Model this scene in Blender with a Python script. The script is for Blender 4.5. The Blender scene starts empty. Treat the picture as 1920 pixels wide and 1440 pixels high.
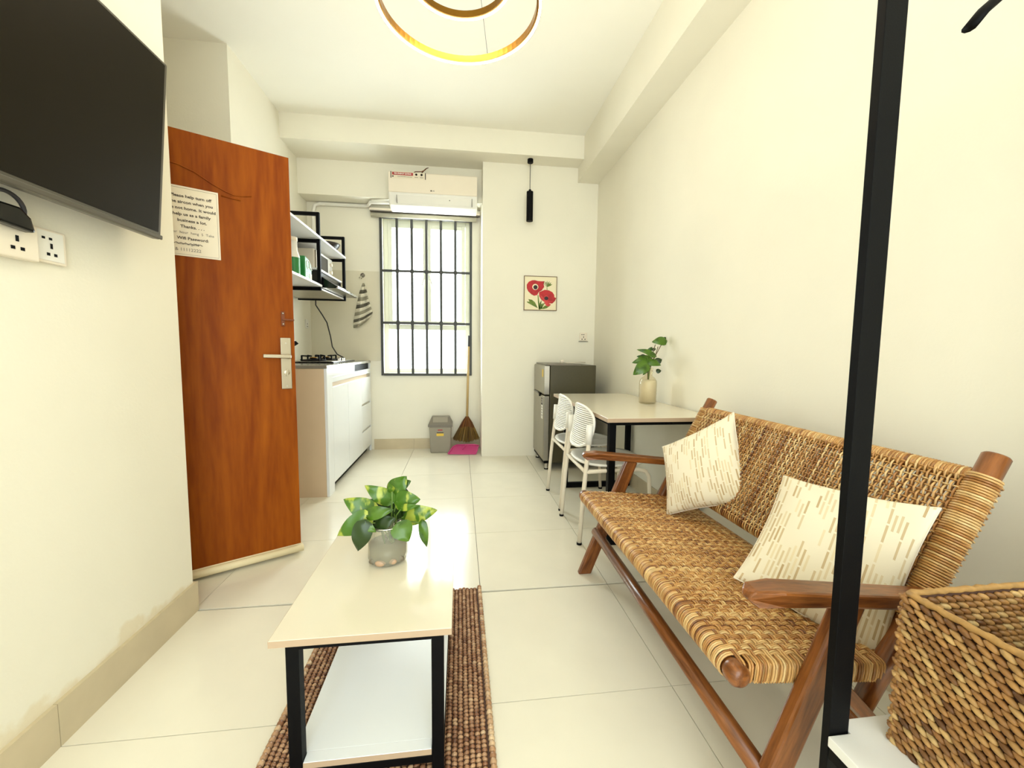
import bpy, math, random
import numpy as np
from mathutils import Vector, Matrix
random.seed(7)
S = bpy.context.scene
COL = S.collection
PI = math.pi

# ------------------------------------------------------------------ camera
FPX, YAW, PITCH, ROLL, CAMH = 764.8, 7.293, 4.643, 0.583, 1.0973
def cam_axes():
    y, p, r = (math.radians(a) for a in (YAW, PITCH, ROLL))
    f = Vector((math.sin(y)*math.cos(p), math.cos(y)*math.cos(p), -math.sin(p)))
    r0 = Vector((math.cos(y), -math.sin(y), 0)); u0 = r0.cross(f)
    rr = r0*math.cos(r) + u0*math.sin(r); uu = -r0*math.sin(r) + u0*math.cos(r)
    return rr, uu, f
CR, CU, CF = cam_axes()
cd = bpy.data.cameras.new('camera'); cam = bpy.data.objects.new('camera', cd); COL.objects.link(cam)
cd.sensor_width = 36; cd.lens = 36*FPX/1920; cd.clip_start = 0.02
cam.matrix_world = Matrix(((CR.x, CU.x, -CF.x, 0), (CR.y, CU.y, -CF.y, 0), (CR.z, CU.z, -CF.z, CAMH), (0, 0, 0, 1)))
S.camera = cam
def at(px, py, Y):
    """world point at depth Y seen at a photo pixel (used to read sizes off the photograph)"""
    d = CF*FPX + CR*(px-960) - CU*(py-720)
    return Vector((0, 0, CAMH)) + d*(Y/d.y)

# ------------------------------------------------------------------ world, light, exposure
S.view_settings.view_transform = 'Standard'; S.view_settings.look = 'None'
S.view_settings.gamma = 1; S.view_settings.use_curve_mapping = False
S.view_settings.exposure = -0.52
W = bpy.data.worlds.new('world'); S.world = W; W.use_nodes = True
W.node_tree.nodes['Background'].inputs[0].default_value = (0.88, 0.95, 1.0, 1)
W.node_tree.nodes['Background'].inputs[1].default_value = 10.5
RING_OUT, RING_IN = 70.0, 70.0
def portal(name, loc, rot, sx, sy):
    l = bpy.data.lights.new(name, 'AREA'); l.shape = 'RECTANGLE'; l.size = sx; l.size_y = sy
    l.cycles.is_portal = True
    o = bpy.data.objects.new(name, l); COL.objects.link(o); o.location = loc; o.rotation_euler = rot
portal('rear_fill_portal', (0.15, -2.02, 1.5), (math.radians(90), 0, 0), 2.3, 2.9)  # guides sky light through the added rear opening, as fill
def daylight(name, loc, rot, sx, sy, w, colr):
    l = bpy.data.lights.new(name, 'AREA'); l.shape = 'RECTANGLE'; l.size = sx; l.size_y = sy
    l.energy = w; l.color = colr
    o = bpy.data.objects.new(name, l); COL.objects.link(o); o.location = loc; o.rotation_euler = rot

daylight('kitchen_window_daylight', (-0.36, 4.80, 1.68), (math.radians(-90), 0, 0), 1.0, 1.72, 120, (.9, .97, 1.0))

# ------------------------------------------------------------------ materials
def lin(c):
    return tuple((x/12.92 if x <= .04045 else ((x+.055)/1.055)**2.4) for x in (v/255 for v in c)) + (1,)
def mat(name, rgb, rough=.5, metal=0, var=0.0, scale=8.0, bump=0.0, bscale=60.0, stretch=(1, 1, 1), tone=None, coat=0, spec=.5, rgb2=None, emis=None, estr=0, detail=3, ramp=(.3, .7)):
    m = bpy.data.materials.new(name); m.use_nodes = True
    nt = m.node_tree; N = nt.nodes; L = nt.links; b = N['Principled BSDF']
    c = lin(rgb)
    b.inputs['Roughness'].default_value = rough; b.inputs['Metallic'].default_value = metal
    b.inputs['Specular IOR Level'].default_value = spec
    b.inputs['Coat Weight'].default_value = coat; b.inputs['Coat Roughness'].default_value = .08
    tc = N.new('ShaderNodeTexCoord'); mp = N.new('ShaderNodeMapping'); mp.inputs['Scale'].default_value = stretch
    L.new(tc.outputs['Object'], mp.inputs['Vector'])
    nz = N.new('ShaderNodeTexNoise'); nz.inputs['Scale'].default_value = scale; nz.inputs['Detail'].default_value = detail
    L.new(mp.outputs[0], nz.inputs['Vector'])
    rp = N.new('ShaderNodeValToRGB')
    c2 = lin(rgb2) if rgb2 else tuple(x*(1-var) for x in c[:3]) + (1,)
    rp.color_ramp.elements[0].position = ramp[0]; rp.color_ramp.elements[0].color = c2
    rp.color_ramp.elements[1].position = ramp[1]; rp.color_ramp.elements[1].color = c
    L.new(nz.outputs[0], rp.inputs[0])
    out = rp.outputs[0]
    if tone:                                   # per-strand natural colour differences
        a = N.new('ShaderNodeAttribute'); a.attribute_name = 'tone'
        r2 = N.new('ShaderNodeValToRGB'); els = r2.color_ramp.elements
        els[0].color = lin(tone[0]); els[1].color = lin(tone[-1])
        for i, t in enumerate(tone[1:-1]):
            e = els.new((i+1)/(len(tone)-1)); e.color = lin(t)
        L.new(a.outputs['Fac'], r2.inputs[0])
        mx = N.new('ShaderNodeMix'); mx.data_type = 'RGBA'; mx.blend_type = 'MULTIPLY'; mx.inputs[0].default_value = 1
        L.new(r2.outputs[0], mx.inputs[6]); L.new(out, mx.inputs[7]); out = mx.outputs[2]
    L.new(out, b.inputs['Base Color'])
    if bump:
        n2 = N.new('ShaderNodeTexNoise'); n2.inputs['Scale'].default_value = bscale; n2.inputs['Detail'].default_value = 4
        L.new(mp.outputs[0], n2.inputs['Vector'])
        bp = N.new('ShaderNodeBump'); bp.inputs['Strength'].default_value = bump; bp.inputs['Distance'].default_value = .002
        L.new(n2.outputs[0], bp.inputs['Height']); L.new(bp.outputs[0], b.inputs['Normal'])
    if emis:
        b.inputs['Emission Color'].default_value = lin(emis); b.inputs['Emission Strength'].default_value = estr
    return m
def glass_mat(name, tint=(240, 246, 240), thin=.9, rough=.0):
    m = bpy.data.materials.new(name); m.use_nodes = True
    nt = m.node_tree; N = nt.nodes; L = nt.links; N.remove(N['Principled BSDF'])
    tr = N.new('ShaderNodeBsdfTransparent'); tr.inputs[0].default_value = lin(tint)
    gl = N.new('ShaderNodeBsdfGlossy'); gl.inputs['Roughness'].default_value = rough
    lw = N.new('ShaderNodeLayerWeight'); lw.inputs[0].default_value = .12; fr = N.new('ShaderNodeMath'); fr.operation = 'MULTIPLY'; fr.inputs[1].default_value = .7; L.new(lw.outputs['Facing'], fr.inputs[0])
    mx = N.new('ShaderNodeMixShader'); L.new(fr.outputs[0], mx.inputs[0]); L.new(tr.outputs[0], mx.inputs[1]); L.new(gl.outputs[0], mx.inputs[2])
    L.new(mx.outputs[0], N['Material Output'].inputs[0]); return m
M = {}
M['wall'] = mat('wall_paint', (240, 234, 216), .75, var=.03, scale=3, bump=.25, bscale=90)
M['ceiling'] = mat('ceiling_paint', (251, 247, 234), .8, var=.02, scale=2)
M['tile'] = mat('floor_tile', (234, 227, 208), .17, var=.05, scale=5, detail=6, bump=.02, bscale=40, spec=.5)
M['grout'] = mat('grout', (120, 112, 98), .9, var=.2, scale=30)
M['btile'] = mat('baseboard_tile', (206, 190, 158), .35, var=.10, scale=8, detail=5)
M['splash'] = mat('splash_tile', (226, 218, 194), .25, var=.03, scale=6)
M['wood_door'] = None
def wood(name, dark, light, rough=.35, sc=(14, 14, 1.4), axis_scale=1.0, coat=.2, roty=0):
    m = bpy.data.materials.new(name); m.use_nodes = True
    nt = m.node_tree; N = nt.nodes; L = nt.links; b = N['Principled BSDF']
    b.inputs['Roughness'].default_value = rough; b.inputs['Coat Weight'].default_value = coat; b.inputs['Coat Roughness'].default_value = .15; b.inputs['Specular IOR Level'].default_value = .3
    tc = N.new('ShaderNodeTexCoord'); mp = N.new('ShaderNodeMapping'); mp.vector_type = 'TEXTURE'; mp.inputs['Scale'].default_value = tuple(1/q for q in sc); mp.inputs['Rotation'].default_value = (0, math.radians(roty), 0)
    L.new(tc.outputs['Object'], mp.inputs['Vector'])
    n1 = N.new('ShaderNodeTexNoise'); n1.inputs['Scale'].default_value = 1.0*axis_scale; n1.inputs['Detail'].default_value = 5; n1.inputs['Distortion'].default_value = 1.6
    n2 = N.new('ShaderNodeTexNoise'); n2.inputs['Scale'].default_value = 7*axis_scale; n2.inputs['Detail'].default_value = 6
    L.new(mp.outputs[0], n1.inputs['Vector']); L.new(mp.outputs[0], n2.inputs['Vector'])
    ad = N.new('ShaderNodeMix'); ad.inputs[0].default_value = .35
    L.new(n1.outputs[0], ad.inputs[2]); L.new(n2.outputs[0], ad.inputs[3])
    rp = N.new('ShaderNodeValToRGB'); rp.color_ramp.elements[0].position = .32; rp.color_ramp.elements[0].color = lin(dark)
    rp.color_ramp.elements[1].position = .68; rp.color_ramp.elements[1].color = lin(light)
    L.new(ad.outputs[0], rp.inputs[0]); L.new(rp.outputs[0], b.inputs['Base Color'])
    return m
M['wood_door'] = wood('door_veneer', (118, 50, 4), (156, 82, 14), .5, (4.5, 4.5, .55), 1.6, 0)
M['wood_door'].node_tree.nodes['Principled BSDF'].inputs['Specular IOR Level'].default_value = .1
TD, TL_ = (78, 38, 12), (150, 90, 42)
M['teak'] = wood('teak_long', TD, TL_, .3, (16, 1.6, 16), 1.6, .3)
M['teak_arm'] = wood('teak_arm', TD, TL_, .3, (2.2, 16, 16), 1.6, .3)
M['teak_leg'] = wood('teak_leg', TD, TL_, .3, (16, 16, 2.0), 1.6, .3, 21.6)
M['teak_post'] = wood('teak_post', TD, TL_, .3, (16, 16, 2.0), 1.6, .3, 27.5)
M['teak_rear'] = wood('teak_rear', TD, TL_, .3, (16, 16, 2.0), 1.6, .3, -43)
M['black'] = mat('black_metal', (6, 6, 7), .55, var=.15, scale=20, bump=.1, bscale=300, spec=.12)
M['black_gloss'] = mat('black_gloss', (9, 9, 10), .18, var=.1)
M['screen'] = mat('screen', (30, 25, 14), .4, var=.05, scale=3, spec=.08)
M['tvcase'] = mat('television_case', (84, 78, 66), .3, var=.1)
M['white_gloss'] = mat('white_gloss', (238, 240, 242), .2, var=.01)
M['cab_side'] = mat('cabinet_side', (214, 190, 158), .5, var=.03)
M['white'] = mat('white_plastic', (240, 236, 226), .35, var=.02)
M['cream'] = mat('cream_plastic', (238, 226, 206), .35, var=.02)
M['stone'] = mat('stone_top', (228, 219, 198), .1, var=.02, scale=4)
M['stone_edge'] = mat('stone_edge', (184, 158, 130), .6, var=.03)
M['shelfboard'] = mat('shelf_board', (236, 234, 230), .3, var=.01)
M['steel'] = mat('brushed_steel', (190, 184, 172), .32, 1, var=.1, scale=40, stretch=(1, 1, 8))
M['chrome'] = mat('chrome', (225, 225, 222), .12, 1)
M['steel_dark'] = mat('fridge_front', (152, 146, 130), .3, .75, var=.06, scale=20, stretch=(1, 1, .1))
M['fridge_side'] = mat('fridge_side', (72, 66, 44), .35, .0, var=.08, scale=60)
M['brass'] = mat('brass', (140, 100, 40), .3, 1, var=.15, scale=12)
M['worktop'] = mat('worktop', (150, 146, 134), .2, .3, var=.08)
M['glow'] = mat('ring_diffuser', (255, 240, 210), .5, emis=(255, 240, 214), estr=RING_OUT)
M['glow2'] = mat('ring_diffuser_inner', (255, 240, 210), .5, emis=(255, 240, 214), estr=RING_IN)
M['paper'] = mat('paper', (232, 220, 196), .6, var=.03, scale=10)
M['ink'] = mat('ink', (70, 58, 50), .7)
M['ink_grey'] = mat('ink_grey', (120, 112, 104), .7)
M['red_print'] = mat('red_print', (168, 44, 44), .5)
M['green_pack'] = mat('green_pack', (34, 128, 58), .4, var=.1)
M['bowl'] = mat('dark_bowl', (42, 34, 30), .3)
M['bin'] = mat('bin_plastic', (150, 142, 126), .45, var=.06, bump=.1)
M['bin_dark'] = mat('bin_lid', (118, 110, 98), .4, var=.05)
M['pink'] = mat('pink_plastic', (206, 72, 132), .35, var=.08)
M['broom'] = mat('broom_grass', (150, 108, 34), .7, tone=[(120, 92, 40), (214, 176, 80)], var=.1, stretch=(1, 1, .1))
M['broom_dark'] = mat('broom_grass_dark', (255, 255, 255), .8, tone=[(72, 52, 18), (140, 108, 44)])
M['bamboo'] = mat('bamboo', (196, 166, 112), .5, var=.1, scale=10)
M['rattan'] = mat('rattan', (255, 250, 240), .33, tone=[(118, 68, 30), (178, 124, 68), (208, 160, 98), (238, 206, 150)], var=.25, scale=40, stretch=(1, 1, 1))
M['hyacinth'] = mat('water_hyacinth', (255, 250, 240), .5, tone=[(104, 66, 30), (150, 104, 56), (182, 136, 80), (216, 182, 124)], var=.35, scale=60)
M['hyacinth_rim'] = mat('hyacinth_rim', (186, 142, 82), .5, var=.3, scale=70)
M['rugknot'] = mat('rug_fibre', (255, 248, 238), .33, tone=[(110, 70, 48), (156, 112, 82), (196, 158, 124), (228, 202, 168)], var=.25, scale=80)
M['rugbase'] = mat('rug_base', (84, 54, 38), .8, var=.3, scale=50)
M['leaf'] = mat('pothos_leaf', (76, 110, 24), .32, rgb2=(50, 82, 12), scale=22, detail=2, ramp=(.4, .55))
M['leaf_var'] = mat('pothos_leaf_variegated', (160, 170, 62), .32, rgb2=(66, 104, 20), scale=30, detail=3, ramp=(.52, .6), stretch=(1, 1, .45))
M['leaf_dark'] = mat('pothos_leaf_dark', (36, 60, 12), .35, var=.3, scale=20)
M['stem'] = mat('stem', (104, 134, 52), .4, var=.2)
M['stem_brown'] = mat('stem_brown', (104, 92, 58), .5, var=.2)
M['water'] = mat('murky_water', (136, 128, 104), .1, var=.15, scale=18)
M['pebble'] = mat('pebble', (196, 160, 128), .4, var=.3, scale=25)
M['pebble2'] = mat('pebble_dark', (120, 108, 88), .4, var=.3, scale=25)
M['glass'] = glass_mat('window_glass', (250, 252, 250))
M['jar'] = glass_mat('jar_glass', (236, 234, 224), rough=.03)
def film(m, col, f):                       # diffuse haze mixed into the glass so its wall shows
    nt = m.node_tree; N = nt.nodes; L = nt.links; out = N['Material Output']; src = out.inputs[0].links[0].from_socket
    d = N.new('ShaderNodeBsdfDiffuse'); d.inputs[0].default_value = lin(col); mx = N.new('ShaderNodeMixShader'); mx.inputs[0].default_value = f
    L.new(src, mx.inputs[1]); L.new(d.outputs[0], mx.inputs[2]); L.new(mx.outputs[0], out.inputs[0])
film(M['jar'], (200, 196, 178), .28)
M['bottle'] = glass_mat('bottle_glass', (246, 242, 230), rough=.03)
M['bottle_in'] = mat('bottle_frost', (224, 214, 192), .35, var=.06, scale=20)
M['blind'] = mat('blind_fabric', (196, 190, 170), .7, var=.04)
M['grille'] = mat('grille_metal', (54, 54, 50), .5, var=.1)
M['pvc'] = mat('window_frame_white', (228, 228, 210), .4)
M['towel_w'] = mat('towel_white', (228, 220, 198), .9, bump=.4, bscale=400)
M['towel_g'] = mat('towel_grey', (96, 92, 78), .9, bump=.4, bscale=400)
M['towel_m'] = mat('towel_mid', (156, 150, 128), .9, bump=.4, bscale=400)
M['petal'] = mat('petal_red', (204, 34, 40), .6, rgb2=(150, 14, 26), scale=14)
M['petal2'] = mat('petal_light', (222, 76, 72), .6, rgb2=(186, 30, 38), scale=14)
M['flower_dark'] = mat('flower_dark', (52, 30, 34), .6)
M['pic_bg'] = mat('picture_ground', (240, 228, 192), .6, var=.03)
M['pic_green'] = mat('picture_green', (120, 142, 46), .6, rgb2=(66, 92, 30), scale=16)
M['pic_frame'] = mat('picture_frame', (110, 80, 44), .5)
M['yellow'] = mat('label_yellow', (226, 190, 70), .5)
M['cord'] = mat('dark_cord', (48, 44, 46), .5)
M['sweep'] = mat('door_sweep', (232, 216, 176), .5, var=.04)
M['copper'] = mat('copper', (112, 62, 36), .4, .6)
M['plate_metal'] = mat('satin_nickel', (176, 164, 142), .35, .8, var=.06)

def fabric():
    m = bpy.data.materials.new('cushion_fabric'); m.use_nodes = True
    nt = m.node_tree; N = nt.nodes; L = nt.links; b = N['Principled BSDF']
    b.inputs['Roughness'].default_value = .9
    uv = N.new('ShaderNodeUVMap'); sp = N.new('ShaderNodeSeparateXYZ'); L.new(uv.outputs[0], sp.inputs[0])
    def mt(op, a, bb=None):
        n = N.new('ShaderNodeMath'); n.operation = op
        for i, v in enumerate((a, bb)):
            if v is None: continue
            if isinstance(v, (int, float)): n.inputs[i].default_value = v
            else: L.new(v, n.inputs[i])
        return n.outputs[0]
    un = mt('MULTIPLY', sp.outputs[0], 30.0); uf = mt('FLOOR', un); ufr = mt('FRACT', un)
    w1 = N.new('ShaderNodeTexWhiteNoise'); w1.noise_dimensions = '1D'; L.new(uf, w1.inputs['W'])
    vn = mt('ADD', mt('MULTIPLY', sp.outputs[1], 7.5), mt('MULTIPLY', w1.outputs[0], 37.0)); vf = mt('FLOOR', vn); vfr = mt('FRACT', vn)
    cb = N.new('ShaderNodeCombineXYZ'); L.new(uf, cb.inputs[0]); L.new(vf, cb.inputs[1])
    w2 = N.new('ShaderNodeTexWhiteNoise'); w2.noise_dimensions = '3D'; L.new(cb.outputs[0], w2.inputs['Vector'])
    on = mt('MULTIPLY', mt('GREATER_THAN', w2.outputs[0], .42), mt('MULTIPLY', mt('LESS_THAN', ufr, .48), mt('LESS_THAN', vfr, .9)))
    rp = N.new('ShaderNodeValToRGB'); rp.color_ramp.elements[0].color = lin((232, 216, 180)); rp.color_ramp.elements[1].color = lin((192, 164, 122))
    sc = N.new('ShaderNodeSeparateColor'); L.new(w2.outputs['Color'], sc.inputs[0]); L.new(sc.outputs[1], rp.inputs[0])
    mx = N.new('ShaderNodeMix'); mx.data_type = 'RGBA'; L.new(on, mx.inputs[0]); mx.inputs[6].default_value = lin((236, 225, 200)); L.new(rp.outputs[0], mx.inputs[7])
    L.new(mx.outputs[2], b.inputs['Base Color'])
    tc = N.new('ShaderNodeTexCoord'); nz = N.new('ShaderNodeTexNoise'); nz.inputs['Scale'].default_value = 500; L.new(tc.outputs['Object'], nz.inputs['Vector'])
    bp = N.new('ShaderNodeBump'); bp.inputs['Strength'].default_value = .3; bp.inputs['Distance'].default_value = .001; L.new(nz.outputs[0], bp.inputs['Height']); L.new(bp.outputs[0], b.inputs['Normal'])
    return m
M['cushion'] = fabric()
def stained_wall():
    m = M['wall'].copy(); m.name = 'wall_paint_damp'; nt = m.node_tree; N = nt.nodes; L = nt.links; b = N['Principled BSDF']
    src = b.inputs['Base Color'].links[0].from_socket
    tc = N.new('ShaderNodeTexCoord'); nz = N.new('ShaderNodeTexNoise'); nz.inputs['Scale'].default_value = 9; nz.inputs['Detail'].default_value = 8
    L.new(tc.outputs['Object'], nz.inputs['Vector'])
    sp = N.new('ShaderNodeSeparateXYZ'); L.new(tc.outputs['Object'], sp.inputs[0])
    mr = N.new('ShaderNodeMapRange'); mr.inputs[1].default_value = .12; mr.inputs[2].default_value = .24; mr.inputs[3].default_value = .62; mr.inputs[4].default_value = .2; L.new(sp.outputs[2], mr.inputs[0])
    my = N.new('ShaderNodeMapRange'); my.inputs[1].default_value = 3.15; my.inputs[2].default_value = 3.35; my.inputs[3].default_value = 1; my.inputs[4].default_value = .8; L.new(sp.outputs[1], my.inputs[0])
    ml = N.new('ShaderNodeMath'); ml.operation = 'MULTIPLY'; L.new(mr.outputs[0], ml.inputs[0]); L.new(my.outputs[0], ml.inputs[1])
    lt = N.new('ShaderNodeMath'); lt.operation = 'SUBTRACT'; L.new(ml.outputs[0], lt.inputs[0]); L.new(nz.outputs[0], lt.inputs[1])
    sm = N.new('ShaderNodeMapRange'); sm.inputs[1].default_value = 0; sm.inputs[2].default_value = .1; L.new(lt.outputs[0], sm.inputs[0])
    md = N.new('ShaderNodeMath'); md.operation = 'MULTIPLY'; md.inputs[1].default_value = .35; L.new(sm.outputs[0], md.inputs[0])
    mx = N.new('ShaderNodeMix'); mx.data_type = 'RGBA'; L.new(md.outputs[0], mx.inputs[0]); L.new(src, mx.inputs[6]); mx.inputs[7].default_value = lin((214, 190, 136))
    L.new(mx.outputs[2], b.inputs['Base Color']); return m
M['wall_damp'] = stained_wall()

# ------------------------------------------------------------------ mesh helpers
def world_off(p):
    v = Vector((0, 0, 0))
    while p is not None:
        v += p.location; p = p.parent
    return v
def tag(o, label=None, cat=None, group=None, kind=None):
    if label: o['label'] = label
    if cat: o['category'] = cat
    if group: o['group'] = group
    if kind: o['kind'] = kind
    return o
def empty(name, loc, label=None, cat=None, group=None, kind=None):
    o = bpy.data.objects.new(name, None); COL.objects.link(o); o.location = loc; o.empty_display_size = .05
    return tag(o, label, cat, group, kind)
BOXF = [(0, 3, 2, 1), (4, 5, 6, 7), (0, 1, 5, 4), (1, 2, 6, 5), (2, 3, 7, 6), (3, 0, 4, 7)]
class MB:
    def __init__(s, X=None): s.v = []; s.f = []; s.t = []; s.X = X; s.pieces = []
    def add(s, vs, fs, tone=.5):
        n = len(s.v)
        if s.X is not None: vs = [s.X @ Vector(v) for v in vs]
        s.v.extend(tuple(v) for v in vs); s.f.extend(tuple(i+n for i in f) for f in fs); s.t.extend([tone]*len(fs)); s.pieces.append((n, len(s.v), len(s.f)-len(fs), len(s.f))); return s
    def box(s, x0, y0, z0, x1, y1, z1, tone=.5):
        return s.add([(x0, y0, z0), (x1, y0, z0), (x1, y1, z0), (x0, y1, z0), (x0, y0, z1), (x1, y0, z1), (x1, y1, z1), (x0, y1, z1)], BOXF, tone)
    def bar(s, a, b, w, h, up=(0, 0, 1), tone=.5):
        a, b = Vector(a), Vector(b); d = (b-a).normalized(); up = Vector(up); r = d.cross(up).normalized(); u = r.cross(d)
        vs = [p + r*i*w/2 + u*j*h/2 for p in (a, b) for i, j in ((-1, -1), (1, -1), (1, 1), (-1, 1))]
        return s.add(vs, [(0, 3, 2, 1)[::-1], (4, 5, 6, 7)[::-1], (0, 1, 5, 4)[::-1], (1, 2, 6, 5)[::-1], (2, 3, 7, 6)[::-1], (3, 0, 4, 7)[::-1]], tone)
    def tube(s, pts, r, n=8, cap=True, tone=.5, closed=False, flat=1.0):
        pts = [Vector(p) for p in pts]; m = len(pts); vs = []; fs = []
        rs = r if isinstance(r, (list, tuple)) else [r]*m
        nrm = None
        for i, p in enumerate(pts):
            if closed: d = (pts[(i+1) % m]-pts[i-1])
            else: d = pts[min(i+1, m-1)]-pts[max(i-1, 0)]
            d = d.normalized() if d.length > 1e-9 else Vector((0, 0, 1))
            if nrm is None:
                nrm = d.cross(Vector((0, 0, 1)));
                if nrm.length < .1: nrm = d.cross(Vector((1, 0, 0)))
                nrm.normalize()
            else:
                nrm = (nrm - d*nrm.dot(d)); nrm.normalize()
            b = d.cross(nrm)
            for k in range(n):
                a = 2*PI*k/n; vs.append(p + nrm*math.cos(a)*rs[i] + b*math.sin(a)*rs[i]*flat)
        for i in range(m if closed else m-1):
            j = (i+1) % m
            for k in range(n):
                l = (k+1) % n; fs.append((i*n+k, i*n+l, j*n+l, j*n+k))
        if cap and not closed:
            fs.append(tuple(range(n))[::-1]); fs.append(tuple(range((m-1)*n, m*n)))
        return s.add(vs, fs, tone)
    def lathe(s, prof, c=(0, 0, 0), n=32, sx=1, sy=1, tone=.5, axis='z'):
        vs = []; fs = []
        for (r, z) in prof:
            for k in range(n):
                a = 2*PI*k/n; p = (r*math.cos(a)*sx, r*math.sin(a)*sy, z)
                if axis == 'y': p = (p[0], -p[2], p[1])
                if axis == 'x': p = (p[2], p[0], p[1])
                vs.append((c[0]+p[0], c[1]+p[1], c[2]+p[2]))
        for i in range(len(prof)-1):
            for k in range(n):
                l = (k+1) % n; fs.append((i*n+k, i*n+l, (i+1)*n+l, (i+1)*n+k))
        if prof[0][0] > 1e-6: fs.append(tuple(range(n))[::-1])
        if prof[-1][0] > 1e-6: fs.append(tuple(range((len(prof)-1)*n, len(prof)*n)))
        return s.add(vs, fs, tone)
    def prism(s, poly, a, b, axis='y', tone=.5):
        """poly of 2D points extruded from a to b along an axis"""
        n = len(poly)
        def P(p, t):
            if axis == 'y': return (p[0], t, p[1])
            if axis == 'x': return (t, p[0], p[1])
            return (p[0], p[1], t)
        vs = [P(p, a) for p in poly] + [P(p, b) for p in poly]
        fs = [tuple(range(n)), tuple(range(n, 2*n))[::-1]] + [(i, i+n, (i+1) % n+n, (i+1) % n) for i in range(n)]
        return s.add(vs, fs, tone)
    def ell(s, c, ax, ay, az, n=6, m=4, tone=.5):
        """ellipsoid with axis vectors"""
        c = Vector(c); ax, ay, az = Vector(ax), Vector(ay), Vector(az); vs = [c-az]; fs = []
        for i in range(1, m):
            p = -PI/2 + PI*i/m
            for k in range(n):
                a = 2*PI*k/n; vs.append(c + ax*math.cos(a)*math.cos(p) + ay*math.sin(a)*math.cos(p) + az*math.sin(p))
        vs.append(c+az); t = len(vs)-1
        for k in range(n): fs.append((0, 1+(k+1) % n, 1+k))
        for i in range(m-2):
            for k in range(n):
                l = (k+1) % n; fs.append((1+i*n+k, 1+i*n+l, 1+(i+1)*n+l, 1+(i+1)*n+k))
        for k in range(n): fs.append((t, 1+(m-2)*n+k, 1+(m-2)*n+(k+1) % n))
        return s.add(vs, fs, tone)
    def grid(s, nu, nv, fn, tone=.5):
        vs = [fn(i/nu, j/nv) for j in range(nv+1) for i in range(nu+1)]
        fs = [(j*(nu+1)+i, j*(nu+1)+i+1, (j+1)*(nu+1)+i+1, (j+1)*(nu+1)+i) for j in range(nv) for i in range(nu)]
        return s.add(vs, fs, tone)
    def each(s, name, m, parent, **kw):
        """one part object for every piece added"""
        out = []
        for (a, b, c, d) in s.pieces:
            q = MB(); q.v = s.v[a:b]; q.f = [tuple(i-a for i in f) for f in s.f[c:d]]; q.t = s.t[c:d]
            out.append(q.build(name, m, parent, **kw))
        return out
    def build(s, name, m, parent=None, smooth=False, bevel=0, label=None, cat=None, group=None, kind=None, solid=0, uvs=None, recalc=True, loc=None, sub=0):
        me = bpy.data.meshes.new(name)
        if parent is not None: off = world_off(parent)
        elif loc is not None: off = Vector(loc)
        else:
            a = np.array(s.v); off = Vector(((a[:, 0].min()+a[:, 0].max())/2, (a[:, 1].min()+a[:, 1].max())/2, a[:, 2].min()))
        me.from_pydata([(v[0]-off.x, v[1]-off.y, v[2]-off.z) for v in s.v], [], s.f)
        if recalc:
            import bmesh
            bm = bmesh.new(); bm.from_mesh(me); bmesh.ops.recalc_face_normals(bm, faces=bm.faces); bm.to_mesh(me); bm.free()
        if uvs:
            ul = me.uv_layers.new(name='UVMap')
            for li, l in enumerate(me.loops): ul.data[li].uv = uvs[l.vertex_index]
        if len(set(s.t)) > 1 or s.t and s.t[0] != .5:
            at_ = me.attributes.new('tone', 'FLOAT', 'FACE'); at_.data.foreach_set('value', s.t)
        me.materials.append(M[m] if isinstance(m, str) else m)
        if smooth: me.polygons.foreach_set('use_smooth', [True]*len(me.polygons))
        me.update()
        o = bpy.data.objects.new(name, me); COL.objects.link(o)
        if parent is not None: o.parent = parent
        else: o.location = off
        if bevel:
            b = o.modifiers.new('bevel', 'BEVEL'); b.width = bevel; b.segments = 2; b.limit_method = 'ANGLE'; b.angle_limit = math.radians(40)
            b.harden_normals = False
        if solid:
            b = o.modifiers.new('solid', 'SOLIDIFY'); b.thickness = solid; b.offset = 0
        if sub:
            b = o.modifiers.new('sub', 'SUBSURF'); b.levels = sub; b.render_levels = sub
        return tag(o, label, cat, group, kind)
def copy_tree(o, parent=None, loc=None, label=None):
    c = o.copy(); COL.objects.link(c); c.parent = parent
    if loc is not None: c.location = loc
    if label: c['label'] = label
    for ch in list(o.children): copy_tree(ch, c)
    return c
def text(name, body, size, m, parent, origin, right, up, align='CENTER', extrude=.0003, sx=1.0, bold=0.0, label=None):
    cu = bpy.data.curves.new(name, 'FONT'); cu.body = body; cu.size = size; cu.align_x = align; cu.align_y = 'CENTER'
    cu.extrude = extrude; cu.offset = bold; cu.resolution_u = 2
    o = bpy.data.objects.new(name+'_c', cu); COL.objects.link(o)
    dg = bpy.context.evaluated_depsgraph_get(); me = bpy.data.meshes.new_from_object(o.evaluated_get(dg))
    bpy.data.objects.remove(o); bpy.data.curves.remove(cu)
    r = Vector(right).normalized(); u = Vector(up).normalized(); n = r.cross(u); O = Vector(origin) - world_off(parent)
    for v in me.vertices:
        c = v.co.copy(); v.co = O + r*c.x*sx + u*c.y + n*c.z
    me.name = name; me.materials.clear(); me.materials.append(M[m])
    ob = bpy.data.objects.new(name, me); COL.objects.link(ob); ob.parent = parent
    return ob

# ------------------------------------------------------------------ room constants
XL, XK, XR = -1.10, -1.57, 1.40
YC, YD, YP, YW, YU = 1.774, 3.17, 4.168, 4.58, 4.35
ZC, ZB, ZR = 3.157, 2.944, 2.80
XB = 1.185; YB = 3.97; XP = 0.223
YREAR = -1.8

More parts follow.
